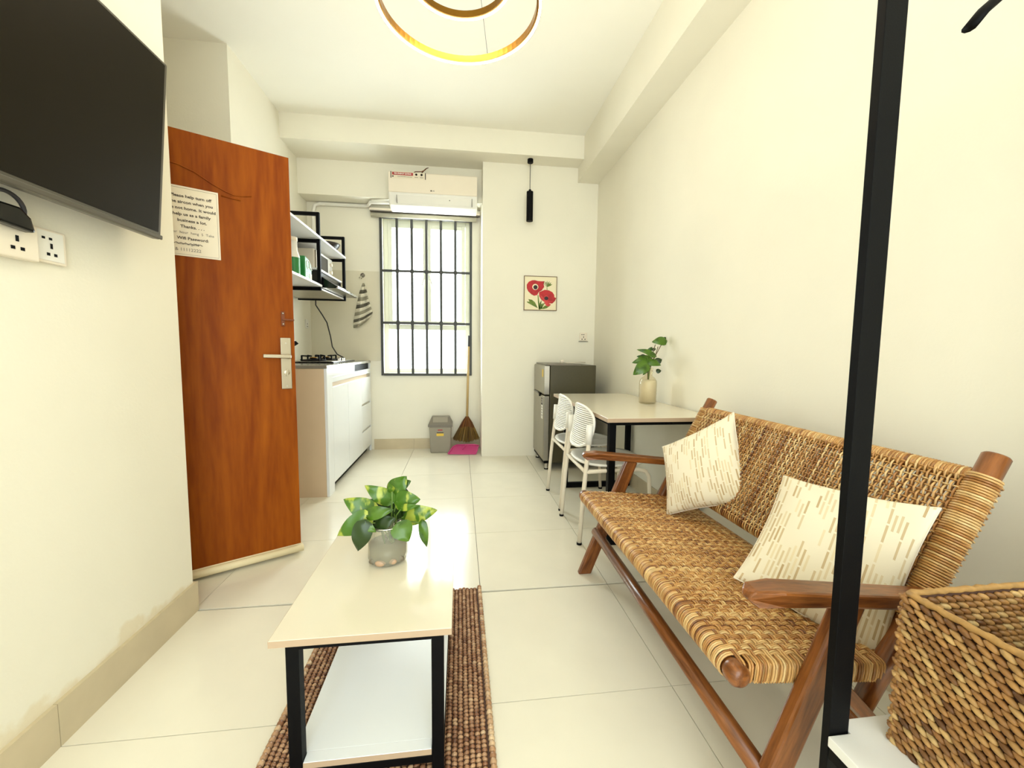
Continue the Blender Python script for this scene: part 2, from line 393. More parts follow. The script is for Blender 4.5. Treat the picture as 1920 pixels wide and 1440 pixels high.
# ------------------------------------------------------------------ structure
fl = empty('floor', (0, 0, -.2), kind='structure')
MB().box(-2.8, YREAR-.2, -.2, XR+.2, YW+.25, -.006).build('slab', 'grout', fl)
rooms = [(XL, YREAR, XR, YC), (-2.6, YC, XR, YD), (XK, YD, XR, YP), (XK, YP, XP, YW)]
tmesh = {}
G = .0013
for i in range(-6, 4):
    for j in range(-6, 7):
        x0, y0 = .0929+.6*i, 1.184+.6*j
        for (a, b, c, d) in rooms:
            u0, v0, u1, v1 = max(x0, a), max(y0, b), min(x0+.6, c), min(y0+.6, d)
            if u1-u0 < .01 or v1-v0 < .01: continue
            gx0 = G if u0 == x0 else 0; gx1 = G if u1 == x0+.6 else 0
            gy0 = G if v0 == y0 else 0; gy1 = G if v1 == y0+.6 else 0
            k = (round(u1-u0-gx0-gx1, 4), round(v1-v0-gy0-gy1, 4))
            if k not in tmesh:
                o = MB().box(0, 0, 0, k[0], k[1], .006).build('tile', 'tile', None, loc=(0, 0, 0))
                tmesh[k] = o.data; first = o
            else:
                first = bpy.data.objects.new('tile', tmesh[k]); COL.objects.link(first)
            first.parent = fl; first.location = (u0+gx0, v0+gy0, .2-.006)
def struct(name, mb, m='wall', bevel=0): return mb.build(name, m, None, kind='structure', bevel=bevel, loc=(0, 0, 0))
def struct_at(name, mb, m='wall'): return mb.build(name, m, None, kind='structure')
struct('wall_left', MB().box(-2.8, YREAR-.2, -.006, XL, YC, ZC), 'wall_damp', )
struct_at('wall_alcove', MB().box(-2.8, YC, -.006, -2.6, YD, ZC))
struct_at('wall_kitchen', MB().box(-2.8, YD, -.006, XK, YW, ZC).box(XK, YD+.3, -.006, XK+.012, YW, 1.93))
struct_at('wall_right', MB().box(XR, YREAR-.2, -.006, XR+.2, YW+.25, ZC))
# window wall: opening X -.80..0.10, Z .86..2.50
WX0, WX1, WZ0, WZ1 = -.82, .105, .845, 2.50
mb = MB()
mb.box(-2.8, YW, -.006, WX0, YW+.2, ZC).box(WX1, YW, -.006, XR, YW+.2, ZC).box(WX0, YW, -.006, WX1, YW+.2, WZ0).box(WX0, YW, WZ1, WX1, YW+.2, ZC)
mb.box(XK, YU, 2.61, XP, YW, ZB)                       # the upper part of the wall stands forward
struct_at('wall_back', mb)
struct_at('wall_pier', MB().box(XP, YP, -.006, XR, YW, ZB), 'wall')
sp = struct_at('trim_1', MB().box(XK+.012, YW-.010, .975, -.853, YW, 1.925), 'splash')
mb = MB().box(-2.8, YREAR-.2, -.006, -1.0, YREAR, ZC).box(1.30, YREAR-.2, -.006, XR, YREAR, ZC)
mb.box(-1.0, YREAR-.2, -.006, 1.30, YREAR, .06).box(-1.0, YREAR-.2, 2.98, 1.30, YREAR, ZC)
struct_at('wall_rear', mb)
ce = struct_at('ceiling', MB().box(-2.8, YREAR-.2, ZC, XR+.2, YW+.25, ZC+.15), 'ceiling')
MB().box(XB, YREAR, ZR, XR, YP, ZC).build('beam', 'wall', ce)
MB().box(XK, YB, ZB, XB, YW, ZC).build('beam', 'wall', ce)
MB().box(XB, YP, ZB, XR, YW, ZC).build('beam', 'wall', ce)
# windows
w2 = empty('fill_window', (.15, YREAR-.1, .45), kind='structure')  # unseen glazed opening behind the camera, added and enlarged to brighten the room
mb = MB()
for x in (-1.0, -.25, .50, 1.25): mb.box(x, YREAR-.13, .06, x+.05, YREAR-.07, 2.98)
mb.box(-1.0, YREAR-.13, .06, 1.30, YREAR-.07, .11).box(-1.0, YREAR-.13, 2.93, 1.30, YREAR-.07, 2.98)
mb.build('window_frame', 'pvc', w2, bevel=.004)
MB().box(-.95, YREAR-.102, .11, 1.25, YREAR-.098, 2.93).build('pane', 'glass', w2)
w1 = empty('window_1', (-.36, YW+.1, WZ0), kind='structure')
y0, y1 = YW+.085, YW+.13
mb = MB()
mb.box(WX0, y0, WZ0, WX0+.045, y1, WZ1).box(WX1-.045, y0, WZ0, WX1, y1, WZ1)
mb.box(WX0+.045, y0, WZ0, WX1-.045, y1, WZ0+.045).box(WX0+.045, y0, WZ1-.045, WX1-.045, y1, WZ1).box(WX0+.045, y0, 1.32, WX1-.045, y1, 1.375)
mb.build('window_frame', 'pvc', w1, bevel=.003)
xm = (WX0+WX1)/2
for (a, b) in ((WX0+.047, xm-.001), (xm+.001, WX1-.047)):
    t = .042; z0, z1 = 1.377, WZ1-.047
    sh = MB().box(a, y0-.012, z0, a+t, y1-.01, z1).box(b-t, y0-.012, z0, b, y1-.01, z1).box(a+t, y0-.012, z0, b-t, y1-.01, z0+t).box(a+t, y0-.012, z1-t, b-t, y1-.01, z1).build('sash', 'pvc', w1, bevel=.003)
    MB().box(a+t, YW+.10, z0+t, b-t, YW+.104, z1-t).build('pane', 'glass', sh)
    s_ = -1 if a < xm-.1 else 1
    hx = xm + s_*.022
    MB().box(hx-.008, y0-.03, 1.87, hx+.008, y0-.012, 1.93).bar((hx, y0-.03, 1.915), (hx+s_*.035, y0-.035, 1.80), .012, .01, (0, 1, 0)).build('window_handle', 'pvc', sh, bevel=.002)
MB().box(WX0+.045, YW+.105, WZ0+.045, WX1-.045, YW+.109, 1.32).build('pane', 'glass', w1)
# the neighbouring building facade is burnt out to white: only sky shows
# baseboards: tiles
def baseboard(name, axis, fixed, thick, ranges, z1=.12):
    b = empty(name, (0, 0, 0), kind='structure')
    for (a, c) in ranges:
        m_ = MB()
        if axis == 'y': m_.box(min(fixed, fixed+thick), a+.001, 0, max(fixed, fixed+thick), c-.001, z1)
        else: m_.box(a+.001, min(fixed, fixed+thick), 0, c-.001, max(fixed, fixed+thick), z1)
        m_.build('tile', 'btile', b)
    return b
baseboard('baseboard_left', 'y', XL, .012, [(-1.8, -1.216), (-1.216, -.616), (-.616, -.016), (-.016, .584), (.584, 1.184), (1.184, YC+.012)], .125)
baseboard('baseboard_alcove', 'x', YC, .012, [(-1.5, XL)], .125)
baseboard('baseboard_right', 'y', XR, -.010, [(-1.8, -1.2), (-1.2, -.6), (-.6, 0), (0, .6), (.6, 1.2), (1.2, 1.8), (1.8, 2.4), (2.4, 3.0), (3.0, 3.6), (3.6, YP)], .115)
baseboard('baseboard_back', 'x', YW, -.012, [(-.935, -.505), (-.505, .095), (.095, XP)], .115)

# ------------------------------------------------------------------ door
P0 = Vector((-.852, 2.254, 0)); DU = Vector((-.405, -.240, 0)).normalized(); DN = Vector((-DU.y, DU.x, 0))
if DN.dot(-P0) < 0: DN = -DN
DX = Matrix(((DU.x, -DN.x, 0, P0.x), (DU.y, -DN.y, 0, P0.y), (0, 0, 1, 0), (0, 0, 0, 1)))   # local x: to hinge, local y: into door, z up
dr = empty('door_1', (P0.x+DU.x*.4, P0.y+DU.y*.4, 0), kind='structure')
MB(DX).box(0, 0, .03, .80, .04, 2.05).build('door_leaf', 'wood_door', dr, bevel=.002)
arc = [(.78, 1.815), (.73, 1.82), (.66, 1.845), (.58, 1.885), (.50, 1.905), (.44, 1.899), (.38, 1.880), (.32, 1.845), (.27, 1.822), (.235, 1.812), (.20, 1.816), (.165, 1.824)]
MB(DX).tube([(u, -.001, z) for u, z in arc], .003, 6).tube([(.285, -.001, 1.80), (.25, -.001, 1.797), (.21, -.001, 1.795)], .0035, 6).build('carved_line', 'wood_door', dr, smooth=True)
MB(DX).tube([(-.008, -.012, .032), (.80, -.012, .032)], .019, 12).box(-.004, -.006, .012, .80, .046, .052).build('door_sweep', 'sweep', dr, smooth=True)
hp = MB(DX).box(.018, -.008, .89, .066, 0, 1.152).build('lock_plate', 'plate_metal', dr, bevel=.003)
MB(DX).lathe([(.012, 0), (.012, .035)], (.034, -.008, 1.057), 16, axis='y').bar((.026, -.045, 1.057), (.148, -.045, 1.060), .016, .018, (0, 0, 1)).build('lever_handle', 'plate_metal', hp, bevel=.003)
MB(DX).lathe([(.013, 0), (.013, .012), (.006, .014)], (.042, -.008, .975), 20, axis='y').box(.038, -.024, .957, .046, -.008, .992).build('thumb_turn', 'plate_metal', hp)
for z in (.905, 1.125):
    MB(DX).lathe([(.0035, 0), (.0035, .002)], (.042, -.008, z), 10, axis='y').build('screw', 'steel', hp)
lt = MB(DX).box(.042, -.006, 1.212, .058, 0, 1.285).bar((.0, -.009, 1.243), (.055, -.009, 1.245), .008, .008).build('hasp', 'copper', dr, bevel=.001)
for z in (1.222, 1.275):
    MB(DX).lathe([(.005, 0), (.003, .003)], (.050, -.006, z), 10, axis='y').build('screw', 'steel', lt)
# notice
nt_ = MB(DX).box(.297, -.0025, 1.505, .507, -.001, 1.808).build('paper_notice', 'paper', None, label='laminated paper notice with printed and handwritten lines taped on the wooden door', cat='notice')
RT = -DU; UP = Vector((0, 0, 1))
def dp(u, z, y=-.003): return DX @ Vector((u, y, z))
lines = ["Please help turn off", "the aircon when you", "are not home. It would", "help us as a family", "business a lot.", "Thanks. . . ."]
for i, s_ in enumerate(lines):
    text('printed_line', s_, .0175, 'ink', nt_, dp(.396, 1.765-i*.0262), RT, UP, sx=1.06, bold=.0004)
text('handwritten_line', "For  hour  heng  5  Take", .0155, 'ink_grey', nt_, dp(.396, 1.608), RT, UP, sx=1.0)
text('printed_line', "Wifi Password:", .0175, 'ink', nt_, dp(.396, 1.583), RT, UP, sx=1.06, bold=.0004)
text('printed_line', "hourheng888", .0150, 'ink_grey', nt_, dp(.415, 1.559), RT, UP)
MB(DX).tube([(.465-.0085*i, -.0034, 1.560+(.003 if i % 2 else -.003)) for i in range(13)], .0011, 5).build('scribble', 'ink', nt_)
text('handwritten_line', "& 11112222", .019, 'ink_grey', nt_, dp(.415, 1.533), RT, UP)
mb = MB(DX)
for a, b, c, d in ((.303, 1.512, .501, 1.513), (.303, 1.799, .501, 1.800), (.303, 1.512, .304, 1.8), (.500, 1.512, .501, 1.8)): mb.box(a, -.0031, b, c, -.0026, d)
mb.build('border', 'ink_grey', nt_)

# ------------------------------------------------------------------ television on the left wall
tilt = Vector((.05, 0, .555)).normalized(); TN = Vector((tilt.z, 0, -tilt.x))
def tvp(y, z, d): return Vector((-1.0, y, 1.458)) + tilt*z + TN*d
TX = Matrix(((TN.x, 0, tilt.x, -1.0), (0, 1, 0, 0), (TN.z, 0, tilt.z, 1.458), (0, 0, 0, 1)))   # local x out, y along wall, z up
tv = empty('television', (-1.04, 1.065, 1.458), 'large black flat television tilted forward on the left wall', 'television')
MB(TX).box(-.028, .575, 0, 0, 1.549, .562).build('casing', 'tvcase', tv, bevel=.005)
MB(TX).box(0, .587, .022, .0015, 1.534, .552).build('screen', 'screen', tv)
MB(TX).box(0, .575, .000, .006, 1.549, .014).build('lower_bezel', 'tvcase', tv, bevel=.003)
MB(TX).prism([(.62, .03), (1.50, .03), (1.42, .40), (.70, .40)], -.028, -.05, 'x').build('back_cover', 'black', tv, bevel=.01)
MB().box(-1.099, .95, 1.62, -1.085, 1.18, 1.86).bar((-1.085, 1.06, 1.74), tvp(1.06, .28, -.05), .06, .06).build('wall_bracket', 'black', tv)
# socket blocks
so = empty('wall_socket', (-1.1, 1.27, 1.32), 'cream wall socket with pin holes nearest the room corner, under the television', 'socket')
def socket_face(parent, X0, ya, yb, za, zb_, two=True):
    c = (ya+yb)/2; mb = MB(); h = zb_-za; w = yb-ya
    if two:
        mb.box(X0, ya+w*.15, zb_-h*.28, X0+.0008, ya+w*.27, zb_-h*.2).box(X0, ya+w*.42, zb_-h*.28, X0+.0008, ya+w*.54, zb_-h*.2)
    mb.box(X0, c-w*.045, za+h*.42, X0+.0008, c+w*.045, za+h*.6)
    mb.box(X0, c-w*.2, za+h*.17, X0+.0008, c-w*.08, za+h*.27).box(X0, c+w*.08, za+h*.17, X0+.0008, c+w*.2, za+h*.27)
    return mb.each('pin_hole', 'black', parent)
MB().box(-1.1, 1.222, 1.318, -1.088, 1.312, 1.408).build('plate', 'cream', so, bevel=.004)
MB().box(-1.088, 1.232, 1.325, -1.0865, 1.302, 1.401).build('insert', 'white', so)
socket_face(so, -1.0864, 1.232, 1.302, 1.325, 1.401)
so2 = empty('extension_socket', (-1.1, 1.12, 1.32), 'cream double wall socket half cut by the left edge, black plug in it', 'socket')
MB().box(-1.1, 1.02, 1.312, -1.072, 1.218, 1.402).build('plate', 'cream', so2, bevel=.004)
socket_face(so2, -1.0718, 1.125, 1.205, 1.318, 1.398, False)
ad = empty('power_plug', (-1.06, 1.14, 1.385), 'black plug with looped cable on the cream socket below the television', 'plug')
MB().prism([(1.10, 1.383), (1.185, 1.376), (1.176, 1.41), (1.15, 1.43), (1.10, 1.43)], -1.0715, -1.045, 'x').build('plug_body', 'black_gloss', ad, bevel=.006)
MB().tube([(-1.058, 1.13+.042*math.cos(t), 1.425+.035*math.sin(t)) for t in np.linspace(-1.2, 3.6, 20)], .005, 8).tube([(-1.058, 1.10, 1.43), (-1.07, 1.02, 1.46), (-1.08, .95, 1.55)], .004, 8).build('cable', 'cord', ad, smooth=True)

# ------------------------------------------------------------------ ring pendant lamp
rg = empty('ring_chandelier', (0, 1.8, ZC), 'brass double ring pendant lamp glowing below the ceiling', 'lamp')
def ring(c, R, mglow, w=.011, h=.02):
    n = 72
    def prof(lst, name, m, par):
        mb = MB(); vs = []; fs = []; k = len(lst)
        for i in range(n):
            a = 2*PI*i/n
            for (r, z) in lst: vs.append((c[0]+(R+r)*math.cos(a), c[1]+(R+r)*math.sin(a), c[2]+z))
        for i in range(n):
            j = (i+1) % n
            for q in range(k): fs.append((i*k+q, i*k+(q+1) % k, j*k+(q+1) % k, j*k+q))
        mb.add(vs, fs); return mb.build(name, m, par, smooth=False)
    b = prof([(-w/2, 0), (w/2, 0), (w/2, h), (-w/2, h)], 'brass_ring', 'brass', rg)
    prof([(w*.1, -.003), (w*.5+.002, -.003), (w*.5+.002, h*.5), (w*.5, h*.5), (w*.5, 0), (w*.1, 0)], 'light_strip', mglow, b)
    return b
ring((-.003, 1.806, 2.50), .326, 'glow', .016, .028); ring((-.002, 1.79, 2.60), .206, 'glow2', .016, .028)
for (R, z, aa) in ((.328, 2.52, (1.15, 3.3, 5.3)), (.208, 2.622, (.5, 2.6, 4.7))):
    for a in aa:
        p = (R*math.cos(a), 1.8+R*math.sin(a), z)
        MB().tube([p, (.03*math.cos(a), 1.8+.03*math.sin(a), ZC-.03)], .0011, 5).build('suspension_cable', 'cord', rg)
MB().lathe([(.07, -.03), (.07, 0)], (0, 1.8, ZC), 32).build('ceiling_rose', 'brass', rg, bevel=.003)

# ------------------------------------------------------------------ black cylinder pendant
pl = empty('pendant_lamp', (.675, 4.05, ZB), 'slim black cylinder pendant lamp hanging from the far beam', 'lamp')
MB().lathe([(.028, -.035), (.028, 0)], (.675, 4.05, ZB), 24).build('ceiling_rose', 'black', pl, bevel=.002)
MB().tube([(.675, 4.05, ZB-.035), (.675, 4.05, 2.645)], .0035, 6).build('cord', 'cord', pl)
MB().lathe([(.024, 2.362), (.03, 2.362), (.032, 2.362), (.032, 2.64), (.012, 2.645), (.012, 2.66)], (.675, 4.05, 0), 28).build('shade', 'black', pl, smooth=False)

# ------------------------------------------------------------------ air conditioner
ac = empty('air_conditioner', (-.255, YU, 2.47), 'white split air conditioner above the barred window', 'air conditioner')
prof = [(YU, 2.80), (4.175, 2.80), (4.152, 2.785), (4.150, 2.60), (4.160, 2.575), (4.20, 2.50), (4.25, 2.476), (YU, 2.476)]
MB().prism(prof, -.68, .17, 'x').build('body', 'white', ac, bevel=.012)
MB().prism([(4.149, 2.79), (4.1435, 2.78), (4.143, 2.605), (4.149, 2.60)], -.676, .166, 'x').build('front_panel', 'cream', ac, bevel=.002)
MB().prism([(4.152, 2.588), (4.150, 2.580), (4.186, 2.515), (4.192, 2.520)], -.60, .115, 'x').build('air_flap', 'white', ac, bevel=.002)
MB().box(-.605, 4.158, 2.512, -.600, 4.20, 2.592).box(.115, 4.158, 2.512, .120, 4.20, 2.592).each('flap_gap', 'ink_grey', ac)
st = MB().box(-.655, 4.1415, 2.728, -.325, 4.143, 2.788).build('energy_sticker', 'paper', ac, label='sticker reading 70% ENERGY SAVING')
MB().box(-.64, 4.1405, 2.757, -.445, 4.1415, 2.783).build('red_band', 'red_print', st)
text('print', "70% ENERGY SAVING", .0195, 'white', st, (-.5425, 4.140, 2.770), (1, 0, 0), UP, sx=.88, bold=.0004)
text('print', "Dual INVERTER Compressor", .0115, 'ink', st, (-.52, 4.1412, 2.744), (1, 0, 0), UP)
MB().box(-.655, 4.1405, 2.728, -.647, 4.1415, 2.788).box(-.333, 4.1405, 2.728, -.325, 4.1415, 2.788).box(-.64, 4.1405, 2.738, -.626, 4.1415, 2.75).each('dark_bar', 'ink', st)
for x in (-.415, -.365):
    MB().lathe([(.011, 0), (.011, .0008), (.009, .001), (.009, 0)], (x, 4.1412, 2.77), 16, axis='y').build('round_mark', 'ink_grey', st)
    MB().box(x-.016, 4.141, 2.742, x+.016, 4.1415, 2.746).build('print', 'ink_grey', st)
text('maker_logo', "LG", .017, 'ink_grey', ac, (-.255, 4.1425, 2.628), (1, 0, 0), UP, bold=.0004)
MB().lathe([(.007, 0), (.007, .0008)], (-.276, 4.1428, 2.628), 14, axis='y').build('maker_mark', 'ink', ac)
MB().lathe([(.005, 0), (.005, .001)], (-.10, 4.160, 2.553), 12, axis='y').build('indicator', 'ink_grey', ac)
MB().tube([(-.46, 4.20, 2.80), (-.43, 4.20, 2.82), (-.37, 4.20, 2.825), (-.34, 4.20, 2.84), (-.32, 4.22, 2.87)], .004, 6).tube([(-.385, 4.20, 2.80), (-.36, 4.20, 2.82), (-.335, 4.22, 2.86), (-.31, 4.26, 2.89)], .004, 6).each('wire', 'copper', ac, smooth=True)
# drain pipe below the ledge
MB().tube([(-1.50, YW-.025, 2.0), (-1.50, YW-.03, 2.50), (-1.48, YW-.030, 2.57), (-1.43, YW-.030, 2.588), (-.98, YW-.030, 2.588), (-.94, YW-.06, 2.585), (-.90, YW-.16, 2.585), (-.70, YW-.20, 2.58)], .018, 12).build('drain_pipe', 'white', None, smooth=True, label='white bent drain pipe running under the wall ledge to the air conditioner', cat='pipe')

# ------------------------------------------------------------------ blind + grille
bl = empty('roller_blind', (-.36, YW-.06, 2.53), 'grey roller blind rolled up over the barred window', 'blind')
MB().box(-.93, YW-.09, 2.535, .215, YW-.015, 2.56).build('cassette', 'cream', bl, bevel=.005)
MB().box(-.925, YW-.085, 2.527, .21, YW-.02, 2.535).build('shadow_gap', 'ink_grey', bl)
MB().tube([(-.92, YW-.045, 2.500), (.175, YW-.045, 2.500)], .024, 16).build('rolled_fabric', 'blind', bl, smooth=True)
MB().tube([(.20, YW-.05, 2.53), (.203, YW-.05, 1.2), (.208, YW-.045, 1.19), (.21, YW-.04, 2.53)], .0022, 5).build('pull_cord', 'white', bl)
gr = empty('window_grille', (-.36, YW-.02, .82), 'black steel security grille of upright bars over the kitchen window', 'grille')
gx0, gx1, gz0, gz1 = -.842, .130, .818, 2.495
yy = YW-.022
for x in (gx0, gx1-.026): MB().box(x, yy-.012, gz0, x+.026, yy+.012, gz1).build('side_post', 'grille', gr, bevel=.002)
xs = [gx0+.026+(gx1-gx0-.052)*(k+1)/6 for k in range(5)]
for x in xs: MB().box(x-.013, yy-.010, gz0+.02, x+.013, yy+.010, gz1).build('upright_bar', 'grille', gr, bevel=.002)
for z in (gz0+.01, 1.385, 1.935, gz1-.01): MB().box(gx0+.026, yy-.009, z-.012, gx1-.026, yy+.009, z+.012).build('cross_bar', 'grille', gr, bevel=.002)
mb = MB()
for z in (1.385, 1.935):
    for x in xs: mb.box(x-.019, yy-.0115, z-.018, x+.019, yy+.0115, z+.018)
mb.each('joint_plate', 'grille', gr, bevel=.003)

# ------------------------------------------------------------------ kitchen unit
KX = -.96
kc = empty('kitchen_cabinet', (-1.26, 3.84, 0), 'glossy white kitchen base cabinet with flat doors and drawers left of the window', 'cabinet')
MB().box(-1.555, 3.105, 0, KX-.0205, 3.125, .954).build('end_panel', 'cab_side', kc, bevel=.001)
MB().box(-1.555, 3.125, .06, KX-.02, 4.565, .845).build('carcass', 'white', kc)
MB().box(-1.5, 3.235, 0, KX-.05, 4.56, .06).build('plinth', 'black', kc)
MB().box(KX-.02, 3.105, 0, KX, 3.232, .955).box(KX-.02, 4.545, 0, KX, 4.565, .955).each('stile', 'white_gloss', kc, bevel=.001)
MB().box(KX-.02, 3.232, .845, KX, 4.545, .885).box(KX-.02, 3.232, .885, KX, 3.90, .955).each('top_rail', 'white_gloss', kc, bevel=.001)
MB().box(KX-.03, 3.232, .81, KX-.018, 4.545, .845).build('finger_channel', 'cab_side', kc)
MB().box(KX-.3, 3.905, .888, KX-.021, 4.545, .955).build('slot_lining', 'black', kc)
MB().box(KX-.018, 3.905, .886, KX, 4.545, .893).build('slot_edge', 'white_gloss', kc)
MB().box(KX-.018, 4.45, .815, KX-.002, 4.54, .84).build('metal_clip', 'steel', kc)
for a, b in ((3.236, 3.663), (3.667, 4.15)):
    MB().box(KX-.02, a, .07, KX, b, .81).build('door', 'white_gloss', kc, bevel=.002)
for a, b in ((.552, .81), (.286, .530), (.07, .264)):
    d = MB().box(KX-.02, 4.154, a, KX, 4.543, b).build('drawer', 'white_gloss', kc, bevel=.002)
mb = MB().box(KX-.024, 4.154, .530, KX-.012, 4.543, .552).box(KX-.024, 4.154, .264, KX-.012, 4.543, .286)
mb.each('drawer_grip', 'steel', kc)
wt = MB().box(-1.557, 3.10, .955, KX+.003, 4.565, .978).build('worktop', 'worktop', None, bevel=.003, label='grey steel worktop on the white kitchen cabinet', cat='worktop')
hb = empty('gas_hob', (-1.27, 3.93, .978), 'two burner gas hob with black pan supports on the worktop', 'hob')
MB().box(-1.48, 3.58, .979, -1.05, 4.28, .990).build('hob_plate', 'black_gloss', hb, bevel=.004)
MB().box(-1.46, 3.60, .990, -1.07, 4.26, .993).build('hob_tray', 'steel', hb, bevel=.001)
for cy in (3.76, 4.10):
    c = (-1.27, cy, .993)
    bn = MB().lathe([(.055, 0), (.055, .012), (.03, .02), (.03, .026)], c, 24).build('burner', 'black', hb)
    MB().lathe([(.028, .026), (.028, .032)], c, 24).build('burner_cap', 'brass', bn)
    mb = MB()
    for k in range(4):
        a = PI/4+k*PI/2
        p = Vector((c[0]+.10*math.cos(a), c[1]+.10*math.sin(a), c[2])); q = Vector((c[0]+.035*math.cos(a), c[1]+.035*math.sin(a), c[2]+.04))
        mb.bar(p, p+Vector((0, 0, .048)), .012, .012, (1, 0, 0)).bar(p+Vector((0, 0, .045)), q, .010, .012)
    mb.lathe([(.096, .003), (.104, .003), (.104, .012), (.096, .012)], c, 24)
    mb.build('pan_support', 'black', hb)
for cy in (3.86, 4.0):
    MB().lathe([(.018, 0), (.018, .022), (.012, .026)], (-1.09, cy, .993), 16).build('knob', 'chrome', hb, smooth=False)
# tap seen at the door edge
tp = empty('sink_tap', (-1.40, 3.42, .978), 'chrome tap with black nozzle half hidden by the door edge', 'tap')
MB().lathe([(.024, 0), (.024, .03), (.016, .035), (.016, .09)], (-1.40, 3.42, .978), 20).tube([(-1.40, 3.42, 1.06), (-1.40, 3.42, 1.14), (-1.385, 3.425, 1.168), (-1.34, 3.43, 1.172), (-1.30, 3.435, 1.15)], .011, 10).build('tap_body', 'chrome', tp, smooth=True)
MB().tube([(-1.302, 3.434, 1.152), (-1.285, 3.436, 1.128)], [.014, .019], 12).build('nozzle', 'black', tp)
# small wall outlet
ko = empty('kitchen_outlet', (XK+.012, 4.44, 1.31), 'small white outlet on the kitchen side wall beside the hob', 'socket')
MB().box(XK+.012, 4.40, 1.305, XK+.022, 4.475, 1.395).build('plate', 'white', ko, bevel=.003)
socket_face(ko, XK+.0221, 4.40, 4.475, 1.305, 1.395, False)

# wall rack
kr = empty('wall_rack', (-1.33, 3.5, 1.57), 'black framed wall rack with white shelves above the kitchen worktop', 'shelf')
RX0, RX1 = -1.545, -1.105
def rframe(Y, z0=1.565, z1=2.175, mid=1.965):
    t = .013
    mb = MB()
    for x in (RX0, RX1-.026): mb.box(x, Y-t, z0, x+.026, Y+t, z1)
    for z in (z0, mid-.026, z1-.026): mb.box(RX0+.026, Y-t, z, RX1-.026, Y+t, z+.026)
    mb.build('end_frame', 'black', kr, bevel=.003)
for Y in (2.78, 3.50, 4.21): rframe(Y)
for z in (1.966, 1.592):
    ya, yb = 2.795, (4.195 if z > 1.8 else 3.485)
    MB().box(RX0+.002, ya, z, RX1+.012, yb, z+.016).build('shelf_board', 'shelfboard', kr, bevel=.001)
MB().box(RX0+.002, 3.516, 1.735, RX1-.03, 4.195, 1.75).build('shelf_board', 'shelfboard', kr, bevel=.001)
hd = empty('range_hood', (-1.3, 3.85, 1.575), 'slim black range hood with silver front edge under the wall rack', 'range hood')
MB().prism([(-1.53, 1.60), (-1.0, 1.592), (-.992, 1.606), (-1.14, 1.70), (-1.14, 1.73), (-1.53, 1.73)], 3.53, 4.18, 'y').build('hood_body', 'black_gloss', hd, bevel=.003)
MB().bar((-.991, 3.53, 1.602), (-.991, 4.18, 1.602), .008, .014).build('front_trim', 'chrome', hd)
for ya, yb in ((3.82, 3.93), (3.98, 4.06)):
    MB().bar((-1.035, ya, 1.638), (-1.035, yb, 1.638), .03, .006, (.5, 0, 1)).build('control_panel', 'chrome', hd, bevel=.002)
MB().box(-1.53, 3.52, 1.577, -1.12, 4.20, 1.590).build('filter_plate', 'steel', hd)
MB().tube([at(592, 560, 4.35)+Vector((0, 0, .02)), at(592, 572, 4.35), at(604, 590, 4.4), at(613, 605, 4.42), at(620, 632, 4.4), at(623, 650, 4.3), at(632, 664, 4.2), at(645, 671, 4.15)], .006, 8).build('hood_cable', 'cord', None, smooth=True, label='dark cable hanging from the range hood down to the hob', cat='cable')
# things on the rack
pk = empty('detergent_pack', (-1.16, 3.26, 1.608), 'green and white detergent pack on the lower rack shelf', 'pack')
MB().prism([(3.20, 1.608), (3.335, 1.608), (3.335, 1.70), (3.325, 1.735), (3.27, 1.765), (3.20, 1.775)], -1.20, -1.12, 'x').build('bag', 'green_pack', pk, bevel=.006)
MB().tube([(-1.1185, 3.26+.03*math.cos(a), 1.72+.03*math.sin(a)) for a in np.linspace(0, 2*PI, 16)], .003, 5).bar((-1.118, 3.285, 1.71), (-1.118, 3.33, 1.69), .005, .004).build('printed_ring', 'white', pk)
for k in range(3):
    MB().box(-1.1195, 3.225, 1.655-.014*k, -1.1185, 3.28-.01*k, 1.659-.014*k).build('print', 'white', pk)
MB().box(-1.1195, 3.29, 1.612, -1.1185, 3.33, 1.66).build('picture_patch', 'paper', pk)
bt = empty('detergent_bottle', (-1.17, 3.12, 1.608), 'white bottle with green label beside the green pack on the rack', 'bottle')
MB().lathe([(.04, 0), (.042, .02), (.042, .14), (.03, .18), (.028, .245)], (-1.17, 3.12, 1.608), 20).build('bottle_body', 'white', bt, smooth=True)
MB().lathe([(.0428, .02), (.0428, .13)], (-1.17, 3.12, 1.608), 20).build('label_band', 'green_pack', bt)
MB().lathe([(.031, .245), (.031, .27), (.02, .275)], (-1.17, 3.12, 1.608), 20).build('cap', 'cream', bt)
mw = empty('microwave_oven', (-1.3, 3.86, 1.75), 'small grey microwave oven on the rack beyond the black frame', 'microwave')
MB().box(-1.50, 3.64, 1.752, -1.20, 4.08, 1.93).build('case', 'cream', mw, bevel=.01)
d = MB().box(-1.20, 3.65, 1.762, -1.185, 3.98, 1.92).build('door', 'steel', mw, bevel=.004)
MB().box(-1.185, 3.68, 1.782, -1.183, 3.94, 1.90).build('glass', 'black_gloss', d)
MB().box(-1.20, 3.985, 1.762, -1.187, 4.075, 1.92).build('control_panel', 'steel', mw)
for z in (1.80, 1.87):
    MB().lathe([(.018, 0), (.015, .014)], (-1.187, 4.03, z), 14, axis='x').build('knob', 'cream', mw)
bw = MB().lathe([(.05, 0), (.055, .004), (.10, .055), (.115, .085), (.109, .085), (.095, .056), (.05, .010), (0, .008)], (-1.22, 4.05, 1.982), 28)
bw.build('serving_bowl', 'bowl', None, smooth=True, label='dark ribbed bowl on the top rack shelf at its far end', cat='bowl')

